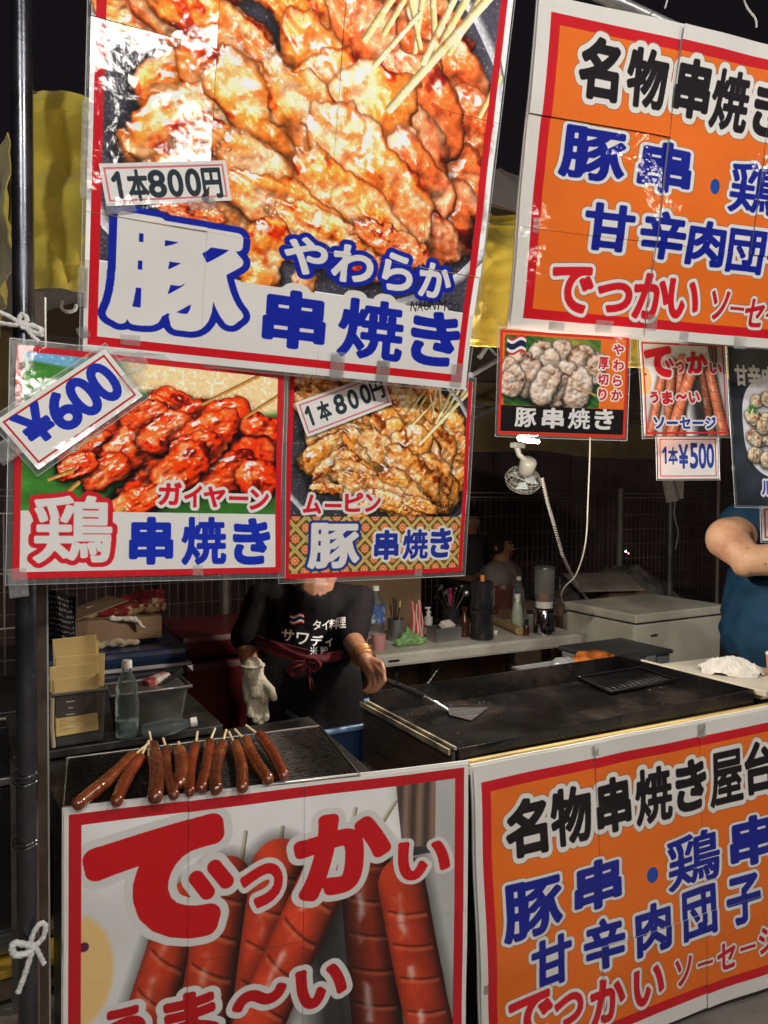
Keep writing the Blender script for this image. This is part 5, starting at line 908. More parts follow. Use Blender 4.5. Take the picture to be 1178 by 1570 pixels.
p = tb(712, 976); t = thing('sauce_bottle', 'dark brown bottle beside the black grinder', 'bottle', p); MB().lathe(p, [(.026, 0), (.028, .01), (.028, .09), (.012, .12), (.012, .14), (.015, .14), (.015, .16)], 18).build('body', mat('brown_glass', (.05, .02, .012), .12, coat=.5), t)
p = tb(739, 979); BLK = mat('black_gloss_plastic', (.02, .02, .022), .2, var=.2, coat=.4, bump=.02); t = thing('spice_grinder', 'tall black ringed grinder in the middle of the table', 'grinder', p)
MB().lathe(p, [(.062, 0), (.064, .01), (.060, .02), (.058, .125), (.066, .135), (.066, .155)], 28).build('lower_body', BLK, t); MB().lathe(p + Vector((0, 0, .155)), [(.052, 0), (.056, .01), (.056, .10), (.060, .115), (.060, .14), (.045, .15)], 28).build('upper_body', BLK, t); MB().lathe(p + Vector((0, 0, .305)), [(.012, 0), (.012, .03)], 12).build('orange_cap', mat('orange_plastic', (.6, .2, .05), .4), t); MB().lathe(p + Vector((0, 0, .335)), [(.008, 0), (.008, .02)], 12).build('metal_tip', CHROME, t)
MB().box(p + CR * .06 + Vector((0, 0, .22)), (.012, .012, .10), bev=.004).build('side_clip', STEEL2, t)
a, b = tb(752, 954), tb(797, 974); t = thing('rolling_pin', 'short pale wooden roller lying on the table', 'roller', (a + b) / 2); MB().tube([a + Vector((0, 0, .024)), b + Vector((0, 0, .024))], .0235, 18).build('roller', mat('turned_wood', (.30, .20, .10), .6, var=.2, scale=14, stretch=(3, 3, .5)), t)
p = tb(760, 972); t = thing('bottle_cap', 'small white cap lying beside the wooden roller', 'cap', p); MB().lathe(p, [(.010, 0), (.010, .02), (.006, .022)], 12).build('cap', WPL, t)
p = tb(793, 962); t = thing('dressing_bottle', 'pale green conical squeeze bottle with white cap', 'bottle', p); MB().lathe(p, [(.030, 0), (.033, .01), (.034, .06), (.028, .11), (.016, .165)], 22).build('body', mat('pale_green_dressing', (.42, .46, .36), .25, var=.1, coat=.5), t); MB().lathe(p + Vector((0, 0, .165)), [(.018, 0), (.017, .025), (.014, .028)], 18).build('cap', WPL, t)
p = tb(795, 948); t = thing('clear_bottle', 'clear bottle with pale cap behind the conical bottle', 'bottle', p); MB().lathe(p, [(.033, 0), (.036, .01), (.036, .17), (.014, .22), (.013, .235)], 22).build('body', CLEAR, t); MB().lathe(p + Vector((0, 0, .235)), [(.015, 0), (.015, .022)], 16).build('cap', WPL, t)
p = tb(807, 974); t = thing('spice_bottle', 'tiny dark spice bottle at the table front edge', 'bottle', p); MB().lathe(p, [(.016, 0), (.017, .01), (.017, .05), (.010, .06)], 14).build('body', mat('brown_glass', (.05, .02, .012)), t); MB().lathe(p + Vector((0, 0, .06)), [(.012, 0), (.012, .025)], 14).build('cap', BLACKP, t)
p = tb(815, 968); t = thing('glass_jar', 'squat cloudy glass jar before the drink dispenser', 'jar', p); MB().lathe(p, [(.030, 0), (.034, .01), (.034, .08), (.028, .10)], 20).build('body', SMOKE, t); MB().lathe(p + Vector((0, 0, .10)), [(.029, 0), (.029, .016)], 20).build('lid', DARKSTEEL, t)
p = tb(834, 972); t = thing('drink_dispenser', 'glass dispenser with orange dregs on a chrome base', 'dispenser', p)
MB().lathe(p, [(.058, 0), (.060, .01), (.056, .13), (.050, .14)], 28).build('base', CHROME, t); MB().box(p - Vector((CF.x, CF.y, 0)) * .052 + Vector((.014, 0, .07)), (.07, .02, .10), bev=.006, rz=-.5).build('panel', BLACKP, t)
MB().lathe(p + Vector((0, 0, .145)), [(.046, 0), (.046, .035)], 28).build('collar', WPL, t); MB().lathe(p + Vector((0, 0, .18)), [(.046, .0), (.054, .04), (.055, .175)], 28, cap=False).build('glass', SMOKE, t)
MB().lathe(p + Vector((0, 0, .182)), [(.042, 0), (.050, .04)], 24).build('orange_dregs', mat('orange_pulp', (.62, .17, .02), .5, scale=30, var=.3), t); MB().lathe(p + Vector((0, 0, .355)), [(.058, 0), (.058, .01), (.04, .018)], 28).build('lid', STEEL, t)
MB().tube([p + CR * .055 + Vector((0, 0, .31)), p + CR * .082 + Vector((0, 0, .31)), p + CR * .082 + Vector((0, 0, .21)), p + CR * .055 + Vector((0, 0, .21))], .006, 8).build('handle', CHROME, t)
p = tb(772, 940); t = thing('round_tub', 'dark red round tub behind the bottles', 'tub', p); MB().lathe(p, [(.085, 0), (.105, .15), (.11, .155), (.11, .165), (.10, .165), (.082, .01)], 30, cap=False).build('tub', mat('maroon_plastic', (.11, .035, .03), .4), t)
p = tb(692, 955); t = thing('utensil_stand', 'dark jar of ladles and tongs behind the steel box', 'utensils', p); MB().lathe(p, [(.045, 0), (.05, .09), (.047, .09)], 20, cap=False).build('jar', BLK, t)
for k in range(6):
    an = k * 1.05; q = p + Vector((.09 * math.cos(an), .03 * math.sin(an), .16 + .02 * (k % 3))); MB().tube([p + Vector((0, 0, .03)), q], .004, 8).build('ladle_handle', (CHROME, BLACKP)[k % 2], t); MB().lathe(q, [(.002, 0), (.02, .008), (.024, .02)], 12, axis=(math.cos(an), .4, .4), cap=False).build('ladle_bowl', (STEEL, BLACKP)[k % 2], t)
p = tb(692, 925) + Vector((0, 0, .12)); t = thing('pink_lighter', 'small bright pink bottle sticking up behind the steel box', 'bottle', tb(691, 948)); MB().lathe(tb(691, 948), [(.014, 0), (.015, .15), (.012, .185)], 14).build('body', mat('hot_pink', (.55, .03, .16), .35), t)
CARD = mat('cardboard', (.20, .125, .07), .8, var=.15, scale=6, bump=.15, bscale=90)
def carton(cx, cy, z0, sx, sy, sz, rz, lab, flap=True, grp='cardboard boxes behind the table'):
    t = thing('cardboard_box', lab, 'box', (cx, cy, z0), grp); MB().box((cx, cy, z0 + sz / 2), (sx, sy, sz), rz, .004).build('carton', CARD, t); c_, s_ = math.cos(rz), math.sin(rz)
    MB().box((cx, cy, z0 + sz + .0015), (sx * .96, .05, .002), rz).build('tape', mat('brown_tape', (.30, .20, .10), .3), t); return t
carton(2.02, 3.95, 0, .62, .45, .62, .05, 'lower brown cardboard box behind the left end of the table'); carton(2.06, 3.95, .625, .60, .42, .42, -.03, 'upper brown cardboard box behind the left end of the table'); carton(2.75, 4.1, 0, .5, .4, .55, .1, 'brown cardboard box behind the middle of the table')
carton(1.95, 3.3, .0, .38, .30, .30, .2, 'brown cardboard box on the ground under the folding table'); carton(3.1, 3.75, 0, .45, .4, .78, .05, 'brown cardboard box between table and freezer')
# low stand behind griddle with tub and bags
t = thing('low_stand', 'low dark stand behind the griddle carrying the clear tub', 'stand', (2.2, 2.35, 0)); MB().box((2.2, 2.36, .62), (1.0, .42, .03), bev=.004).build('top', DARKSTEEL, t)
for x in (1.75, 2.65):
    for y in (2.2, 2.52): MB().box((x, y, .30), (.03, .03, .605)).build('leg', DARKSTEEL, t)
p = Vector((2.30, 2.36, .637)); t = thing('clear_tub', 'clear plastic tub holding a bag of orange marinated chicken', 'tub', p); mb = MB()
MB().hexa([p + Vector((sx * .20, sy * .13, 0)) for sx, sy in ((-1, -1), (1, -1), (1, 1), (-1, 1))] + [p + Vector((sx * .23, sy * .16, .10)) for sx, sy in ((-1, -1), (1, -1), (1, 1), (-1, 1))], .01).build('body', see_through('tub_plastic', (.5, .52, .52), (.42, .43, .43), rough=.25, amount=.5), t)
MB().tube([p + Vector((sx * .232, sy * .162, .10)) for sx, sy in ((-1, -1), (1, -1), (1, 1), (-1, 1), (-1, -1))], .006, 8).build('rim', GP, t)
q = p + Vector((.07, -.02, .125)); tag(blob('bagged_chicken', [(q + Vector((-.1, 0, 0)), q + Vector((.12, .02, 0)), .035, .03), (q + Vector((-.05, .03, .02)), q + Vector((.08, .03, .015)), .03, .03), (q + Vector((-.06, -.05, 0)), q + Vector((.1, -.04, 0)), .026, .022)], mat('marinated_chicken', (.48, .13, .025), .18, var=.5, scale=16, bump=.4, c2=(.6, .35, .15), t2=(.6, .7), coat=1), voxel=.009, smooth=2, disp=lambda v: .012 * nz(v, 26, 3)), 'orange marinated chicken in a clear bag on the tub', 'chicken')
FILMB = see_through('crinkled_film', (.8, .82, .82), (.5, .52, .52), rough=.12, amount=.62, bump=1.0, bscale=40)
q = p + Vector((-.13, -.02, .12)); tag(blob('plastic_bag', [(q, q + Vector((.05, 0, .02)), .045, .03)], FILMB, voxel=.008, smooth=1, disp=lambda v: .014 * nz(v, 30, 5)), 'crinkled clear plastic bag at the left of the tub', 'bag')
q = Vector((1.86, 2.30, .66)); tag(blob('plastic_bag', [(q + Vector((-.12, 0, 0)), q + Vector((.12, 0, 0)), .05, .04), (q + Vector((.16, .05, .03)), q + Vector((.26, .05, .02)), .05, .04)], FILMB, voxel=.010, smooth=1, disp=lambda v: .016 * nz(v, 26, 7)), 'pale crinkled plastic bags lying behind the griddle rim', 'bag')
NAVY = mat('navy_plastic', (.012, .024, .06), .3, var=.2, bump=.04, coat=.2)
t = thing('blue_crate', 'open navy blue plastic crate behind the griddle stand', 'crate', (1.06, 2.12, 0)); bx = [(.90, 1.98), (1.24, 1.98), (1.24, 2.2), (.90, 2.2)]
MB().box((1.07, 1.985, .39), (.36, .008, .78), bev=.003).build('side', NAVY, t); MB().box((1.07, 2.215, .39), (.36, .008, .78), bev=.003).build('side', NAVY, t); MB().box((.894, 2.1, .39), (.008, .22, .78), bev=.003).build('side', NAVY, t); MB().box((1.246, 2.1, .39), (.008, .22, .78), bev=.003).build('side', NAVY, t); MB().box((1.07, 2.1, .06), (.34, .215, .01)).build('base', NAVY, t)
MB().tube([(.89, 1.98, .785), (1.25, 1.98, .785), (1.25, 2.22, .785), (.89, 2.22, .785), (.89, 1.98, .785)], .010, 10).build('rim', mat('blue_rim', (.10, .17, .28), .25, coat=.4), t)
# tarpaulin heap
TP = mat('pale_tarpaulin', (.22, .20, .18), .6, var=.25, scale=6, bump=.5, bscale=20)
def tarp(a, b):
    x = 3.75 + 1.75 * a; y = 3.9 + .9 * b; e = math.sin(math.pi * min(1, a * 1.02)) ** .35 * math.sin(math.pi * b) ** .35; return Vector((x, y, max(.01, e * (.90 + .10 * nz((x, y, 0), 2.4)) + .05 * nz((x, y, 3), 9) + .035 * abs(nz((x, y, 5), 18)))))
mb = MB(); mb.sheet(tarp, 90, 60); tag(mb.build('tarpaulin', TP), 'crumpled pale tarpaulin covering a heap behind the freezer', 'tarpaulin')
c_ = atz(945, 905, .93) ; t = thing('cardboard_sheet', 'flattened cardboard sheet lying on the tarpaulin heap', 'cardboard', at(925, 892, 3.75)); q = at(925, 892, 3.85); MB().box(q, (.5, .28, .012), -.3, .002, rx=.35).build('sheet', mat('dusty_card', (.27, .24, .2), .8), t); MB().box(q + Vector((.18, .0, -.09)), (.3, .2, .1), -.3, .003).build('flap', CARD, t)
# ---------------------------------------------------------------- fan, cables, rag
FP = mat('fan_plastic', (.20, .19, .16), .4, var=.06, bump=.02)
m0 = dep(809, 714, 2.95); g0 = dep(805, 742, 2.99); ax = (g0 - m0).normalized(); ax = (ax + Vector((.05, .30, 0))).normalized()
t = thing('clip_fan', 'small cream clip fan hanging under the spiral lamp', 'fan', m0); a_ = ax.orthogonal().normalized(); b2 = ax.cross(a_); mc = m0
MB().lathe(mc - ax * .03, [(.006, -.004), (.026, 0), (.033, .008), (.034, .05), (.03, .06)], 22, axis=ax).build('motor', FP, t)
gcn = mc + ax * .062; mb = MB()
prof = [(.018, -.020), (.045, -.020), (.066, -.008), (.074, .012), (.066, .032), (.045, .042), (.018, .044)]
for k in range(22):
    an = k / 22 * 2 * math.pi; d_ = a_ * math.cos(an) + b2 * math.sin(an); mb.tube([gcn + d_ * r + ax * z for r, z in prof], .0009, 4)
for r, z in prof: mb.tube([gcn + (a_ * math.cos(k * math.pi / 14) + b2 * math.sin(k * math.pi / 14)) * r + ax * z for k in range(29)], .0011, 4)
mb.build('guard', FP, t)
for k in range(3):
    an = k * 2.094; d_ = a_ * math.cos(an) + b2 * math.sin(an); e_ = ax.cross(d_)
    mb = MB(); mb.sheet(lambda u_, v_: gcn + ax * (.01 + .012 * v_ * (1)) + d_ * (.012 + .045 * u_) + e_ * ((v_ - .5) * (.02 + .03 * u_)), 6, 6, .001); mb.build('blade', mat('fan_blade', (.3, .34, .34), .3), t)
MB().tube([mc - ax * .01 + Vector((-.01, 0, .01)), dep(796, 697, 2.93), dep(793, 686, 2.93)], [.012, .011, .013], 12).build('neck', FP, t); MB().box(dep(794, 683, 2.93), (.07, .03, .022), .3, .005).build('clip', FP, t)
t = thing('coiled_cable', 'coiled white cable running from the fan down to the freezer', 'cable', dep(830, 740, 2.95)); path = [dep(831, 733, 2.95), dep(840, 772, 3.0), dep(850, 806, 3.05), dep(863, 852, 3.2), dep(880, 888, 3.5), dep(900, 918, 3.95)]
pts = []; NT = 62
for k in range(NT * 10 + 1):
    f = k / (NT * 10) * (len(path) - 1); i = min(int(f), len(path) - 2); a = f - i; p = path[i].lerp(path[i + 1], a); an = k / 10 * 2 * math.pi; pts.append(p + CR * math.cos(an) * .0065 + CF * math.sin(an) * .0065)
MB().tube(pts, .0020, 5).build('coil', mat('grey_white_cable', (.42, .40, .36), .5), t)
def spl(P, n=8):
    out = []
    for i in range(len(P) - 1):
        for k in range(n):
            a = k / n; p0, p1, p2, p3 = P[max(i - 1, 0)], P[i], P[i + 1], P[min(i + 2, len(P) - 1)]; out.append(.5 * ((2 * p1) + (p2 - p0) * a + (2 * p0 - 5 * p1 + 4 * p2 - p3) * a * a + (3 * p1 - p0 - 3 * p2 + p3) * a ** 3))
    return out + [P[-1]]
t = thing('power_cable', 'smooth white power cable hanging down and looping to the freezer', 'cable', dep(905, 680, 3.0)); MB().tube(spl([dep(905, 560, 3.0), dep(905, 675, 3.0), dep(902, 760, 3.0), dep(898, 832, 3.0), dep(884, 880, 3.1), dep(866, 900, 3.2), dep(861, 917, 3.3), dep(870, 932, 3.5), dep(888, 938, 3.9)]), .0032, 8).build('cable', mat('cable_cream', (.50, .45, .37), .5), t)
q = at(1032, 735, 3.93); t = thing('rag', 'pale rag hanging from the grey frame leg', 'rag', q); mb = MB()
mb.sheet(lambda a, b: at(1017 + 26 * a + 6 * (1 - b), 772 - 60 * b - 8 * a, 3.92) + Vector((0, .02 * math.sin(a * 9 + b * 3), 0)), 14, 14, .002); mb.build('cloth', CLOTH, t); MB().tube(spl([at(1036, 765, 3.9), at(1034, 790, 3.9), at(1040, 815, 3.9), at(1036, 842, 3.9)]), .004, 6).build('string', CLOTH, t)
t = thing('far_light', 'tiny bright light seen through the mesh fence', 'light', at(960, 847, 7.6)); MB().lathe(at(960, 847, 7.6), [(.003, 0), (.016, .012), (.003, .03)], 10).build('bulb', emis('far_glow', (.8, .9, 1), 25), t); MB().lathe(at(964, 850, 7.6), [(.003, 0), (.013, .012), (.003, .03)], 10).build('red_bulb', emis('far_red', (1, .1, .12), 5), t)

# ---------------------------------------------------------------- left shelf: container, bottle, tubs, cooler
t = thing('side_shelf', 'steel side shelf left behind the grill', 'shelf', (.3, 2.15, 0)); MB().box((.34, 2.16, .85), (.52, .38, .02), bev=.003).build('top', mat('greasy_steel', (.10, .095, .09)), t)
for x in (.1, .58):
    for y in (2.0, 2.33): MB().box((x, y, .42), (.02, .02, .838)).build('leg', STEEL2, t)
p = atz(123, 1142, .861); PC = see_through('smoked_container', (.42, .40, .38), (.16, .15, .14), rough=.12, amount=.55); t = thing('food_container', 'smoky container packed with pale yellow paper bags', 'container', p)
w_, d_, h_ = .125, .11, .135; rz = -.08
MB().hexa([p + Vector((sx * w_ / 2 * .92, sy * d_ / 2 * .92 + .055, 0)) for sx, sy in ((-1, -1), (1, -1), (1, 1), (-1, 1))] + [p + Vector((sx * w_ / 2, sy * d_ / 2 + .055, h_)) for sx, sy in ((-1, -1), (1, -1), (1, 1), (-1, 1))], .008).build('body', PC, t)
MB().tube([p + Vector((sx * (w_ / 2 + .003), sy * (d_ / 2 + .003) + .055, h_)) for sx, sy in ((-1, -1), (1, -1), (1, 1), (-1, 1), (-1, -1))], .004, 8).build('rim', SMOKE, t)
MB().tube([p + Vector((-.065, -.012, .13)), p + Vector((-.066, -.014, .06)), p + Vector((-.062, -.012, .008))], .005, 8).build('strap', mat('tan_strap', (.42, .33, .22), .6), t)
for k in range(5): MB().box(p + Vector((-.022, -.0035, .05 + .016 * k)), (.012 if k % 2 else .02, .0012, .0016)).build('mark', WPL, t)
PAP = mat('yellow_paper', (.62, .44, .17), .8, var=.08, scale=9, bump=.1)
for k, (dx, dy, w2, h2, z2, rx) in enumerate([(-.008, .008, .10, .075, .125, -.12), (-.010, .02, .115, .10, .13, -.08), (.004, .035, .118, .12, .13, -.04), (-.002, .05, .105, .16, .135, -.05), (.004, .062, .10, .145, .135, 0), (.0, .075, .095, .12, .135, .05)]):
    t2 = thing('paper_bag', ('front low', 'second', 'third, wide', 'tall middle', 'tall rear', 'rearmost')[k] + ' pale yellow paper bag standing in the smoky container', 'paper bag', p + Vector((dx, dy, .02)), 'yellow paper bags in the container')
    MB().box(p + Vector((dx, dy, .02 + (h2 + z2) / 2 - .02)), (w2, .006, h2 + z2 - .06), 0, .002, rx=rx, ry=.03 * (k % 3 - 1)).build('bag', PAP, t2)
p = atz(195, 1130, .861); t = thing('water_bottle', 'small half full clear bottle with white cap on the side shelf', 'bottle', p)
MB().lathe(p, [(.024, 0), (.029, .006), (.029, .05), (.027, .055), (.029, .06), (.029, .10), (.025, .115), (.028, .13), (.020, .155), (.011, .172), (.011, .185)], 22).build('body', CLEAR, t); MB().lathe(p + Vector((0, 0, .002)), [(.023, 0), (.027, .006), (.027, .042)], 22).build('water', see_through('water', (.85, .9, .88), (.6, .65, .62), rough=.03, amount=.8), t); MB().lathe(p + Vector((0, 0, .182)), [(.0135, 0), (.0135, .018), (.011, .02)], 16).build('cap', WPL, t)
p = atz(232, 1113, .861) + Vector((0, .05, 0)); t = thing('steel_bin', 'dull steel rectangular pan with a dark scraper in it', 'pan', p); w_, d_, h_ = .20, .12, .10
MB().hexa([p + Vector((sx * w_ / 2 * .85, sy * d_ / 2 * .8, 0)) for sx, sy in ((-1, -1), (1, -1), (1, 1), (-1, 1))] + [p + Vector((sx * w_ / 2, sy * d_ / 2, h_)) for sx, sy in ((-1, -1), (1, -1), (1, 1), (-1, 1))], .008).build('body', STEEL2, t)
MB().tube([p + Vector((sx * (w_ / 2 + .006), sy * (d_ / 2 + .006), h_)) for sx, sy in ((-1, -1), (1, -1), (1, 1), (-1, 1), (-1, -1))], .005, 8).build('rim', STEEL, t)
MB().box(p + Vector((.06, -.01, h_ + .012)), (.09, .006, .016), .2, .002, ry=-.5).build('scraper', BLACKP, t); MB().box(p + Vector((.03, .02, h_ + .008)), (.07, .04, .02), .3, .004, ry=-.2).build('packet', mat('red_packet', (.32, .04, .04), .5, c2=(.6, .58, .5), t2=(.5, .55)), t)
p = atz(285, 1122, .861); t = thing('lying_bottle', 'clear bottle lying on its side beside the steel pan', 'bottle', p); d_ = (CR * .9 + Vector((0, .3, 0))).normalized(); d_.z = .12; MB().lathe(p - d_ * .03 + Vector((0, 0, .022)), [(.02, -.08), (.022, -.07), (.022, 0), (.010, .035), (.010, .045)], 18, axis=d_).build('body', CLEAR, t); MB().lathe(p - d_ * .03 + Vector((0, 0, .022)), [(.0125, .043), (.0125, .06)], 14, axis=d_).build('cap', WPL, t)
t = thing('cooler_box', 'navy blue cooler with pale rim behind the side shelf', 'cooler', (.42, 2.75, 0)); MB().box((.43, 2.75, .45), (.44, .38, .9), bev=.02).build('body', mat('dark_cooler', (.018, .02, .03), .4), t); MB().box((.43, 2.75, .905), (.47, .41, .012), bev=.004).build('rim', mat('pale_rim', (.30, .30, .32), .3), t); MB().box((.43, 2.75, .938), (.46, .40, .05), bev=.018).build('lid', NAVY, t); MB().box((.43, 2.75, .966), (.26, .06, .012), bev=.004).build('handle', NAVY, t)
t = carton(.43, 2.80, .974, .33, .2, .08, .04, 'shallow open cardboard box on the navy cooler lid', grp='cardboard boxes behind the table')
MB().box((.35, 2.76, 1.085), (.24, .16, .003), .3, ry=-.25).build('flap', CARD, t)
tag(blob('patterned_bag', [((.36, 2.78, 1.07), (.60, 2.78, 1.085), .022, .035), ((.48, 2.8, 1.10), (.62, 2.82, 1.12), .03, .02)], mat('red_pattern_film', (.20, .02, .025), .3, var=.3, scale=30, c2=(.5, .40, .22), t2=(.52, .58), bump=.4), voxel=.008, smooth=2, disp=lambda v: .010 * nz(v, 28, 2)), 'red and cream patterned snack bag on the shallow box', 'bag')
tag(blob('cloth', [((.30, 2.66, .968), (.44, 2.64, .985), .010, .014), ((.36, 2.65, .98), (.50, 2.66, .975), .012, .012)], mat('tan_cloth', (.36, .28, .2), .9), voxel=.006, smooth=2, disp=lambda v: .006 * nz(v, 50, 2)), 'small tan cloth on the front of the cooler lid', 'cloth')
tag(blob('paper_napkin', [((.42, 2.70, 1.058), (.50, 2.69, 1.05), .008, .012), ((.50, 2.69, 1.05), (.53, 2.68, 1.02), .010, .006)], CLOTH, voxel=.005, smooth=1, disp=lambda v: .005 * nz(v, 70, 4)), 'white napkin draped over the shallow cardboard box', 'napkin')
# lettered dark cloth at far left
cv = Canvas(.2, .34, 700, (14, 13, 15)); rs = np.random.RandomState(3)
for j in range(9):
    x = .012
    while x < .185:
        wv = .006 + rs.rand() * .007; yy = .03 + j * .034 + .01 * math.sin(x * 18)
        for _ in range(2 + rs.randint(2)): cv.line(x + rs.rand() * wv, yy + rs.rand() * .016 - .008, x + rs.rand() * wv, yy + rs.rand() * .016 - .008, .0012, .0012, (170, 160, 150), shade=False)
        x += wv + .005
t = thing('printed_cloth', 'dark cloth printed with rows of small pale lettering, left of the cooler', 'cloth', at(92, 985, 2.5)); mb = MB()
def pc(a, b): return at(66 + 50 * a, 992 - 82 * b, 2.48 + .05 * math.sin(a * 7 + b * 2)) + Vector((0, 0, .01 * math.sin(a * 5)))
mb.sheet(pc, 20, 20, None); mb.bm.normal_update(); bmesh.ops.solidify(mb.bm, geom=mb.bm.faces[:], thickness=.002); mb.build('cloth', print_mat('cloth_print', canvas_image(cv, 'cloth_print'), coat=0, rough=.9), t)
RB = mat('deep_red_plastic', (.075, .005, .008), .4, var=.15, bump=.03, coat=.2); t = thing('red_cooler', 'large deep red cooler standing behind the cook', 'cooler', (.95, 2.95, 0)); MB().box((1.0, 2.95, .43), (.62, .42, .86), bev=.03).build('body', RB, t); MB().box((1.0, 2.95, .92), (.65, .45, .09), bev=.025).build('lid', RB, t)
t = thing('black_crate', 'black crate under the cardboard, right of the cook', 'crate', (1.5, 2.75, 0)); MB().box((1.5, 2.8, .3), (.4, .35, .6), bev=.01).build('body', BLK, t)
# ---------------------------------------------------------------- people
SKIN = mat('skin_tan', (.27, .125, .07), .5, var=.10, scale=18, bump=.12, bscale=160, sss=.12, c2=(.22, .09, .05), t2=(.5, .75))
HAIR = mat('black_hair', (.012, .010, .009), .4, var=.3, scale=60, bump=.8, bscale=120, stretch=(6, 6, 1))
BTEE = mat('black_cotton', (.008, .007, .008), .9, var=.2, bump=.4, bscale=40, spec=.15)
def head(parent, c, f, r=.092, hair=True, skin=SKIN):
    """face, ears and hair on a head centred at c, looking along f"""
    f = f.normalized(); s = f.cross(Vector((0, 0, 1))).normalized(); U = Vector((0, 0, 1))
    for k in (-1, 1):
        MB().lathe(c + f * r * .80 + s * k * r * .36 + U * .006, [(.001, -.006), (.011, 0), (.008, .005), (.001, .007)], 12, axis=f).build('eye', mat('eye_white', (.5, .48, .45), .2), parent); MB().lathe(c + f * r * .86 + s * k * r * .36 + U * .006, [(.001, 0), (.006, .003), (.001, .006)], 10, axis=f).build('iris', mat('iris', (.02, .012, .01), .1), parent)
        MB().tube([c + f * r * .9 + s * k * r * .18 + U * .028, c + f * r * .86 + s * k * r * .55 + U * .028], .003, 6).build('eyebrow', HAIR, parent)
    MB().tube([c + f * r * .93 + s * -.022 - U * .045, c + f * r * 1.0 - U * .043, c + f * r * .93 + s * .022 - U * .045], .005, 8).build('lips', mat('lips', (.30, .10, .08), .4), parent)
    if hair: blob('hair', [(c + U * .022 - f * .014, c + U * .03 - f * .02, r * 1.06, r * 1.06), (c - f * r * .5 + U * 0, c - f * r * .5 - U * .05, r * .8, r * .65)], HAIR, parent, voxel=.009, smooth=2, disp=lambda v: .003 * nz(v, 60) - (.02 if (v - c).dot(f) > r * .62 and (v - c).z < .045 else 0))
def headcaps(c, f, r=.088, neck=None):
    f = f.normalized(); U = Vector((0, 0, 1)); s = f.cross(U)
    L = [(c + U * .02 - f * .01, c + U * .02 - f * .012, r, r), (c + f * .018 - U * .03, c + f * .028 - U * .065, r * .78, r * .5), (c + f * r * .86 + U * .005, c + f * (r * 1.12) - U * .018, .009, .013)]
    for k in (-1, 1): L.append((c + s * k * r * .98, c + s * k * r * 1.02 - U * .02, .014, .010))
    if neck is not None: L.append((c - U * .03 - f * .01, neck, .056, .058))
    return L
def hand(P, palm, dirn, side, curl, spread=.9, r=.0085, thumb=1):
    """capsules for a palm and five separate fingers; dirn along the fingers, side towards the thumb, curl = bend direction"""
    d = dirn.normalized(); s = side.normalized(); n = curl.normalized(); out = [(P, P + d * .045, .020, .020), (P + s * .020, P + d * .075 + s * .026, .016, .0145), (P - s * .018, P + d * .068 - s * .026, .015, .013)]
    for k, (o, L) in enumerate(((.030, .036), (.011, .041), (-.008, .038), (-.026, .030))):
        b0 = P + d * (.078 - .004 * abs(k - 1)) + s * o * spread; b1 = b0 + (d * .9 + n * .45 * palm).normalized() * L; b2 = b1 + (d * (.6 - .4 * palm) + n * (.5 + .5 * palm)).normalized() * L * .66; b3 = b2 + (d * (.2 - .5 * palm) + n * 1.0).normalized() * L * .5
        out += [(b0 - d * .02, b0, r * 1.15, r * 1.1), (b0, b1, r * 1.1, r), (b1, b2, r, r * .92), (b2, b3, r * .92, r * .82)]
    q = P + s * .030 + d * .012; q1 = q + (s * .7 + d * .7 + n * .2).normalized() * .036 * thumb; q2 = q1 + (s * .25 + d * .9 + n * .45).normalized() * .03; out += [(P + s * .01, q, .017, .014), (q, q1, .013, .011), (q1, q2, .0105, .009)]
    return out
# --- the cook in the black shirt
D1 = 2.52; K = lambda px, py, df=0.0: dep(px, py, D1 - df)
fw = (Vector((-CF.x, -CF.y, 0))).normalized(); sr = Vector((CR.x, CR.y, 0)).normalized(); Uz = Vector((0, 0, 1))
cook = thing('person', 'person in black lettered T-shirt and red apron tie wearing one white glove', 'person', Vector((K(470, 1000).x, K(470, 1000).y, 0)))
hc = K(492, 772, .02); hip = K(462, 1060, -.02); hip.z = .80
LS, RS = K(398, 915, 0), K(556, 920, 0); LE, RE = K(376, 985, .03), K(538, 978, .10); LW, RW = K(388, 1034, .12), K(560, 1012, .27)
body = headcaps(hc, fw, neck=K(491, 890, .0)) + [(K(478, 905), K(470, 960), .085, .09), (LS + sr * .06, RS - sr * .05, .05, .05), (K(470, 960), hip, .10, .12), (LS + sr * .02, LE, .043, .036), (LE, LW, .036, .026), (RS - sr * .02, RE, .043, .036), (RE, RW, .038, .027)]
lo = Vector((hip.x, hip.y, 0))
for k in (-1, 1): body += [(hip + sr * .07 * k, lo + sr * .09 * k + Uz * .45, .085, .055), (lo + sr * .09 * k + Uz * .45, lo + sr * .09 * k + Uz * .07, .052, .04), (lo + sr * .09 * k + Uz * .035, lo + sr * .09 * k + fw * .14 + Uz * .03, .035, .03)]
hd = (K(584, 1046, .33) - RW).normalized(); HB = hand(Vector((0, 0, 0)), 1.0, hd, (sr * .7 + Uz * .45 + fw * .3), (Vector((0, 0, -.6)) - fw * .2 - sr * .75), r=.0088, spread=1.15)
body += [(RW + hd * .008 + a * .80, RW + hd * .008 + b * .80, r0 * .80, r1 * .80) for a, b, r0, r1 in HB] + [(RW, RW + hd * .02, .026, .020)]
body += hand(LW + Uz * -.01, .3, Vector((.02, 0, -1)) + sr * .15, sr, fw, r=.0085)
blob('body', body, SKIN, cook, voxel=.0036, smooth=5)
head(cook, hc, fw, hair=True)
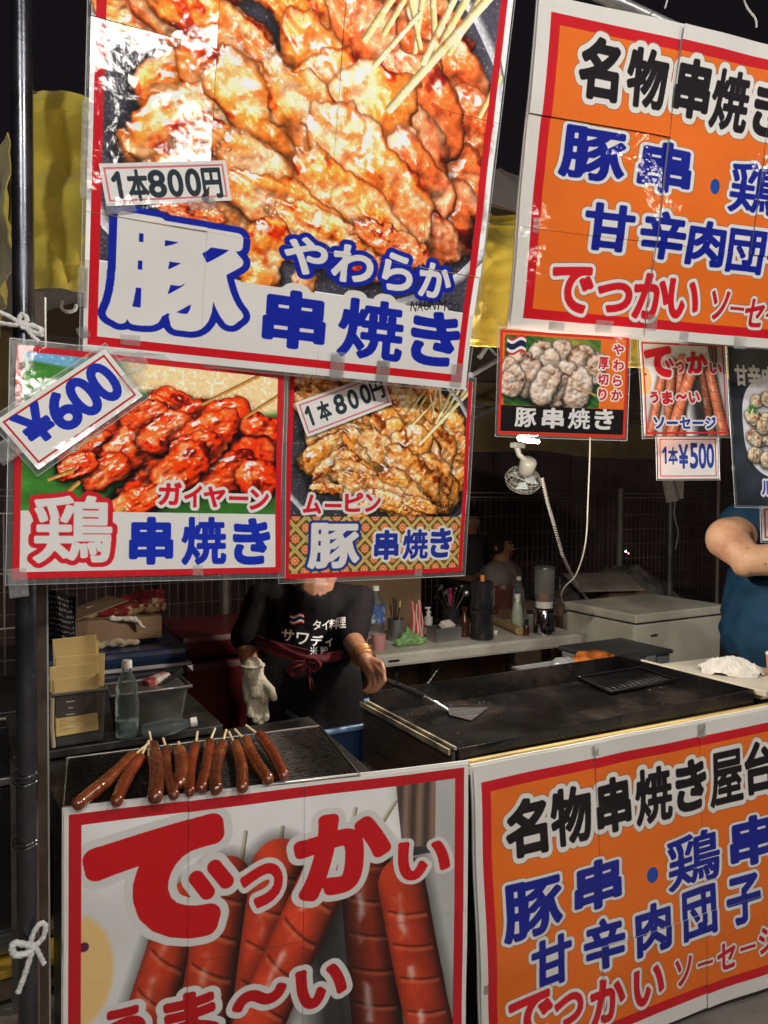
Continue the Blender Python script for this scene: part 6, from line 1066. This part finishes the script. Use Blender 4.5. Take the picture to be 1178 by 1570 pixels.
shirt_caps = [(LS + sr * .055 - Uz * .005, RS - sr * .05 - Uz * .005, .062, .062), (K(482, 925), K(470, 975), .112, .115), (K(440, 930, .0), K(440, 985), .075, .085), (K(515, 930, .0), K(508, 985), .075, .085), (K(470, 975), hip + Uz * .06, .118, .13), (LS + sr * .01, LE - (LE - LS) * .12, .055, .056), (RS - sr * .01, RE - (RE - RS) * .05, .055, .058)]
sh = blob('shirt', shirt_caps, BTEE, cook, voxel=.008, smooth=6, disp=lambda v: .005 * nz(v, 11, 2) + (-.02 if ((v - K(491, 890, .06)).length < .062) else 0))
APR = mat('black_apron', (.007, .006, .007), .9, var=.2, bump=.4, spec=.15); RDC = mat('dark_red_cloth', (.10, .008, .012), .85, var=.25, scale=20, bump=.5, bscale=60)
blob('apron', [(K(430, 1015, .03), K(510, 1020, .03), .085, .085), (K(425, 1040, .03), K(425, 1300, .03), .10, .11), (K(512, 1040, .03), K(512, 1300, .03), .10, .11), (K(468, 1040, .05), K(468, 1300, .05), .10, .11)], APR, cook, voxel=.012, smooth=5, disp=lambda v: .006 * nz(v, 9, 4))
def ribbon(name, pts, w, m, parent, nrm=fw):
    P = spl([Vector(p) for p in pts], 6); mb = MB(); n = len(P) - 1
    mb.sheet(lambda a, b: P[min(n, int(round(a * n)))] + (nrm.cross((P[min(n, int(round(a * n)) + 1)] - P[max(0, int(round(a * n)) - 1)]).normalized())).normalized() * (b - .5) * w + nrm * .004 * math.sin(b * 6 + a * 9), n, 5, .003); return mb.build(name, m, parent)
ribbon('apron_tie', [K(386, 990, .02), K(402, 991, .12), K(440, 1002, .165), K(470, 1010, .17), K(500, 1010, .16), K(522, 1004, .13), K(540, 998, .05)], .030, RDC, cook); ribbon('apron_tie', [K(388, 976, .02), K(408, 984, .125), K(440, 994, .168), K(475, 1002, .172)], .022, RDC, cook)
ribbon('bow', [K(468, 1016, .18), K(456, 1018, .19), K(444, 1028, .185), K(450, 1036, .18), K(462, 1026, .188), K(470, 1018, .185)], .016, RDC, cook); ribbon('bow', [K(468, 1016, .18), K(482, 1013, .19), K(490, 1021, .185), K(482, 1026, .18), K(470, 1019, .186)], .016, RDC, cook); ribbon('tie_end', [K(470, 1018, .185), K(474, 1036, .18), K(479, 1058, .175)], .013, RDC, cook)
GLV = mat('cotton_glove', (.60, .54, .40), .95, var=.10, scale=20, bump=.7, bscale=300, c2=(.42, .34, .22), t2=(.55, .75), sheen=.4)
gl = [(LW + Uz * .022, LW - Uz * .01, .036, .033)] + [(a, b, r0 * 1.18 + .0015, r1 * 1.18 + .0015) for a, b, r0, r1 in hand(LW + Uz * -.012, .3, Vector((.02, 0, -1)) + sr * .15, sr, fw, r=.0085)]
blob('glove', gl, GLV, cook, voxel=.0032, smooth=3, disp=lambda v: .0015 * nz(v, 80)); MB().tube([LW + Uz * .03 + (sr * math.cos(k * .5236) + fw * math.sin(k * .5236)) * .036 for k in range(13)], .0045, 8).build('glove_cuff', GLV, cook)
GOLD = mat('gold', (.75, .48, .16), .2, 1.0, var=.1, bump=0)
fa = (RW - RE).normalized(); s1 = fa.orthogonal().normalized(); s2 = fa.cross(s1)
for d_, q in ((-.035, .037), (-.02, .036), (.0, .034)): MB().tube([RW + fa * d_ + (s1 * math.cos(k * .5236) + s2 * math.sin(k * .5236)) * q for k in range(13)], .0022, 6).build('bracelet', GOLD, cook)
# lettering printed on the chest, laid over the shirt surface
dg = bpy.context.evaluated_depsgraph_get(); me_ = sh.data; W_ = wloc(cook); bv = BVHTree.FromPolygons([tuple(v.co + W_) for v in me_.vertices], [tuple(p.vertices) for p in me_.polygons])
cv = Canvas(.34, .20, 900, (0, 0, 0)); wt = (255, 255, 255)
X_ = lambda px: (px - 412) / 140 * .34; Y_ = lambda py: (py - 930) / 82 * .20
text(cv, [('タ', X_(486), Y_(958), .030, .036), ('イ', X_(499), Y_(958), .026, .036), ('料', X_(512), Y_(957), .036, .038), ('理', X_(524), Y_(955), .034, .040)], .02, wt)
text(cv, [('サ', X_(442), Y_(974), .046, .044, .12), ('ワ', X_(464), Y_(979), .046, .044, .1), ('デ', X_(486), Y_(982), .046, .042, .05), ('ィ', X_(505), Y_(984), .030, .032)], .03, wt)
text(cv, [('米', X_(481), Y_(998), .030, .034), ('粉', X_(497), Y_(998), .030, .034)], .01, wt)
alp = cv.a[..., 0].copy(); thai_flag(cv, X_(456), Y_(949), .050, .036); fl = (np.abs(cv.a[..., 0] - cv.a[..., 2]) > .02) | (cv.a[..., 0] > .5); al = np.clip(np.maximum(alp, fl * 1.0), 0, 1); cv.a = np.where(al[..., None] > 0, np.where(fl[..., None], cv.a, 1.0), .8)
rgb = cv.a; im = canvas_image(cv, 'shirt_print', al)
m, nt, pr = new_mat('shirt_print_ink'); tx = nt.nodes.new('ShaderNodeTexImage'); tx.image = im; nt.links.new(tx.outputs[0], pr.inputs['Base Color']); nt.links.new(tx.outputs[1], pr.inputs['Alpha']); pr.inputs['Roughness'].default_value = .7
mb = MB()
def chest(a, b):
    px, py = 412 + 140 * a, 1012 - 82 * b; d_ = (CF + CR * ((px - 589) / 1127) - CU * ((py - 785) / 1127)).normalized(); loc, nn, i_, ds = bv.ray_cast(C0 + d_ * 1.5, d_)
    return (loc + nn * .0025) if loc is not None else K(px, py, .12)
mb.sheet(chest, 40, 24); mb.build('chest_print', m, cook)
def vneck(a, b):
    px = 491 + (a - .5) * 30 * (1 - b) ** .8; py = 880 + 36 * b; d_ = (CF + CR * ((px - 589) / 1127) - CU * ((py - 785) / 1127)).normalized(); loc, nn, i_, ds = bv.ray_cast(C0 + d_ * 1.5, d_)
    return (loc + nn * .002) if loc is not None else K(px, py, .06)
mb = MB(); mb.sheet(vneck, 12, 14); mb.build('neck_skin', SKIN, cook)
# --- the large person in the blue tank top
D2 = 2.90; K2 = lambda px, py, df=0.0: dep(px, py, D2 - df)
t2 = K2(1210, 1000); man = thing('person', 'heavy person in sleeveless dark blue top with bent bare arm at the right edge', 'person', Vector((t2.x, t2.y, 0)))
SKIN2 = mat('skin_warm', (.50, .29, .17), .5, var=.08, scale=12, bump=.12, bscale=160, sss=.12, c2=(.36, .15, .09), t2=(.5, .75))
BLU = mat('dark_blue_jersey', (.005, .030, .062), .75, var=.2, scale=6, bump=.5, bscale=16, spec=.25); fw2 = fw
hc2 = K2(1215, 700, .02); sL = K2(1116, 826, .06); eL = K2(1147, 860, .17); wL = K2(1235, 856, .26); sR = K2(1310, 824, -.05); eR = K2(1335, 890, .05); wR = K2(1290, 890, .3); hp2 = K2(1218, 1040, 0); hp2.z = .82
body = headcaps(hc2, fw2, .095, neck=K2(1215, 775)) + [(K2(1165, 800), K2(1270, 800), .07, .07), (K2(1213, 830), K2(1215, 930), .16, .19), (K2(1215, 930), hp2, .19, .18), (sL + sr * .03 + Uz * .01, sL, .078, .083), (sL, sL.lerp(eL, .5), .083, .070), (sL.lerp(eL, .5), eL, .070, .054), (eL - sr * .008 - Uz * .012, eL, .050, .055), (eL, eL.lerp(wL, .45), .056, .062), (eL.lerp(wL, .45), wL, .060, .040), (sR - sr * .02, sR, .08, .09), (sR, eR, .085, .065), (eR, wR, .06, .04)]
lo2 = Vector((hp2.x, hp2.y, 0))
for k in (-1, 1): body += [(hp2 + sr * .1 * k, lo2 + sr * .12 * k + Uz * .45, .11, .07), (lo2 + sr * .12 * k + Uz * .45, lo2 + sr * .12 * k + Uz * .08, .065, .05), (lo2 + sr * .12 * k + Uz * .04, lo2 + sr * .12 * k + fw * .16 + Uz * .035, .04, .035)]
body += hand(wL, .6, (wL - eL), Uz, fw2) + hand(wR, .6, (wR - eR), Uz, -sr)
blob('body', body, SKIN2, man, voxel=.008, smooth=5, disp=lambda v: .0025 * nz(v, 14, 3) + .001 * nz(v, 45, 6))
head(man, hc2, fw2, .098, skin=SKIN2)
blob('tank_top', [(K2(1140, 806, .0), K2(1200, 800, .0), .092, .085), (K2(1168, 815, .04), K2(1172, 900, .04), .075, .12), (K2(1163, 800, .01), K2(1170, 830, .02), .060, .09), (K2(1268, 800, .01), K2(1262, 830, .02), .050, .09), (K2(1190, 840), K2(1186, 930), .16, .19), (K2(1243, 840), K2(1246, 930), .16, .19), (K2(1200, 930), K2(1196, 975, .02), .215, .222), (K2(1240, 930), K2(1240, 990, .02), .21, .222)], BLU, man, voxel=.012, smooth=6, disp=lambda v: .006 * nz(v, 8, 1) + .004 * math.sin(20 * nz(v, 4, 2)) + (-.05 if (v - K2(1215, 775, .04)).length < .075 else 0))
blob('trousers', [(K2(1182, 985), K2(1176, 1120), .185, .18), (K2(1246, 985), K2(1246, 1120), .185, .18), (lo2 + sr * .12 + Uz * .7, lo2 + sr * .12 + Uz * .12, .12, .09), (lo2 - sr * .12 + Uz * .7, lo2 - sr * .12 + Uz * .12, .12, .09)], APR, man, voxel=.014, smooth=5)
bm_ = [o for o in man.children if o.name.startswith('body')][0]; Wm = wloc(man); bvm = BVHTree.FromPolygons([tuple(v.co + Wm) for v in bm_.data.vertices], [tuple(p.vertices) for p in bm_.data.polygons])
for px, py, r in ((1146, 841, .0030), (1174, 865, .0036), (1106, 852, .002)):
    d_ = (CF + CR * ((px - 589) / 1127) - CU * ((py - 785) / 1127)).normalized(); loc, nn, i_, ds = bvm.ray_cast(C0 + d_, d_)
    if loc is not None: MB().lathe(loc - nn * .001, [(r, 0), (r * .8, .0016), (r * .3, .0022)], 8, axis=nn).build('mole', mat('mole', (.06, .025, .015), .5), man)
# --- two dim people sitting beyond the table
def sitter(px, py, y, lab, top, lean=0.0, skin=SKIN):
    c = at(px, py, y); f_ = Vector((-.4 + lean, -.9, 0)).normalized(); s_ = f_.cross(Uz); t = thing('person', lab, 'person', Vector((c.x, c.y, 0)), None); n = c - Uz * .15
    b_ = headcaps(c, f_, .088, neck=n) + [(n - s_ * .13, n + s_ * .13, .05, .05), (n - Uz * .05, n - Uz * .42, .11, .13)]
    sit = n - Uz * .48
    for k in (-1, 1): b_ += [(sit + s_ * .09 * k, sit + s_ * .12 * k + f_ * .38, .085, .06), (sit + s_ * .12 * k + f_ * .38, Vector((sit.x, sit.y, .07)) + s_ * .12 * k + f_ * .36, .055, .04), (n + s_ * .16 * k - Uz * .02, n + s_ * .2 * k - Uz * .26 + f_ * .05, .045, .036), (n + s_ * .2 * k - Uz * .26 + f_ * .05, n + s_ * .08 * k - Uz * .28 + f_ * .26, .036, .028)] + hand(n + s_ * .08 * k - Uz * .28 + f_ * .27, .5, f_, Uz, -s_ * k)
    blob('body', b_, skin, t, voxel=.012, smooth=4); head(t, c, f_, skin=skin)
    blob('top', [(n - s_ * .13 - Uz * .01, n + s_ * .13 - Uz * .01, .062, .062), (n - Uz * .06, n - Uz * .42, .13, .15), (n - s_ * .1 - Uz * .07, n + s_ * .1 - Uz * .07, .12, .12), (n - s_ * .1 - Uz * .25, n + s_ * .1 - Uz * .25, .12, .12), (n + s_ * .16 - Uz * .02, n + s_ * .2 - Uz * .2 + f_ * .04, .06, .06), (n - s_ * .16 - Uz * .02, n - s_ * .2 - Uz * .2 + f_ * .04, .06, .06)], top, t, voxel=.012, smooth=4)
    blob('trousers', [(sit + s_ * .09 * k, sit + s_ * .12 * k + f_ * .38, .1, .075) for k in (-1, 1)] + [(sit + s_ * .12 * k + f_ * .38, Vector((sit.x, sit.y, .12)) + s_ * .12 * k + f_ * .36, .072, .06) for k in (-1, 1)], APR, t, voxel=.014, smooth=3)
    st = thing('stool', 'dark stool under the ' + lab[:40].split(' beyond')[0], 'stool', Vector((sit.x, sit.y, 0))); MB().lathe(Vector((sit.x, sit.y, max(.2, sit.z - .13))), [(.16, 0), (.17, .02), (.15, .035)], 20).build('seat', BLK, st)
    for k in range(4): an = k * math.pi / 2 + .7; MB().tube([(sit.x + .1 * math.cos(an), sit.y + .1 * math.sin(an), max(.2, sit.z - .13)), (sit.x + .15 * math.cos(an), sit.y + .15 * math.sin(an), 0)], .012, 8).build('leg', DARKSTEEL, st)
sitter(768, 838, 4.15, 'dark haired person in pale top beyond the table', mat('pale_top', (.20, .17, .155), .8), .9)
sitter(722, 800, 4.75, 'person in dark clothes in the shade beyond the table', mat('dark_top', (.03, .025, .03), .8), .2)
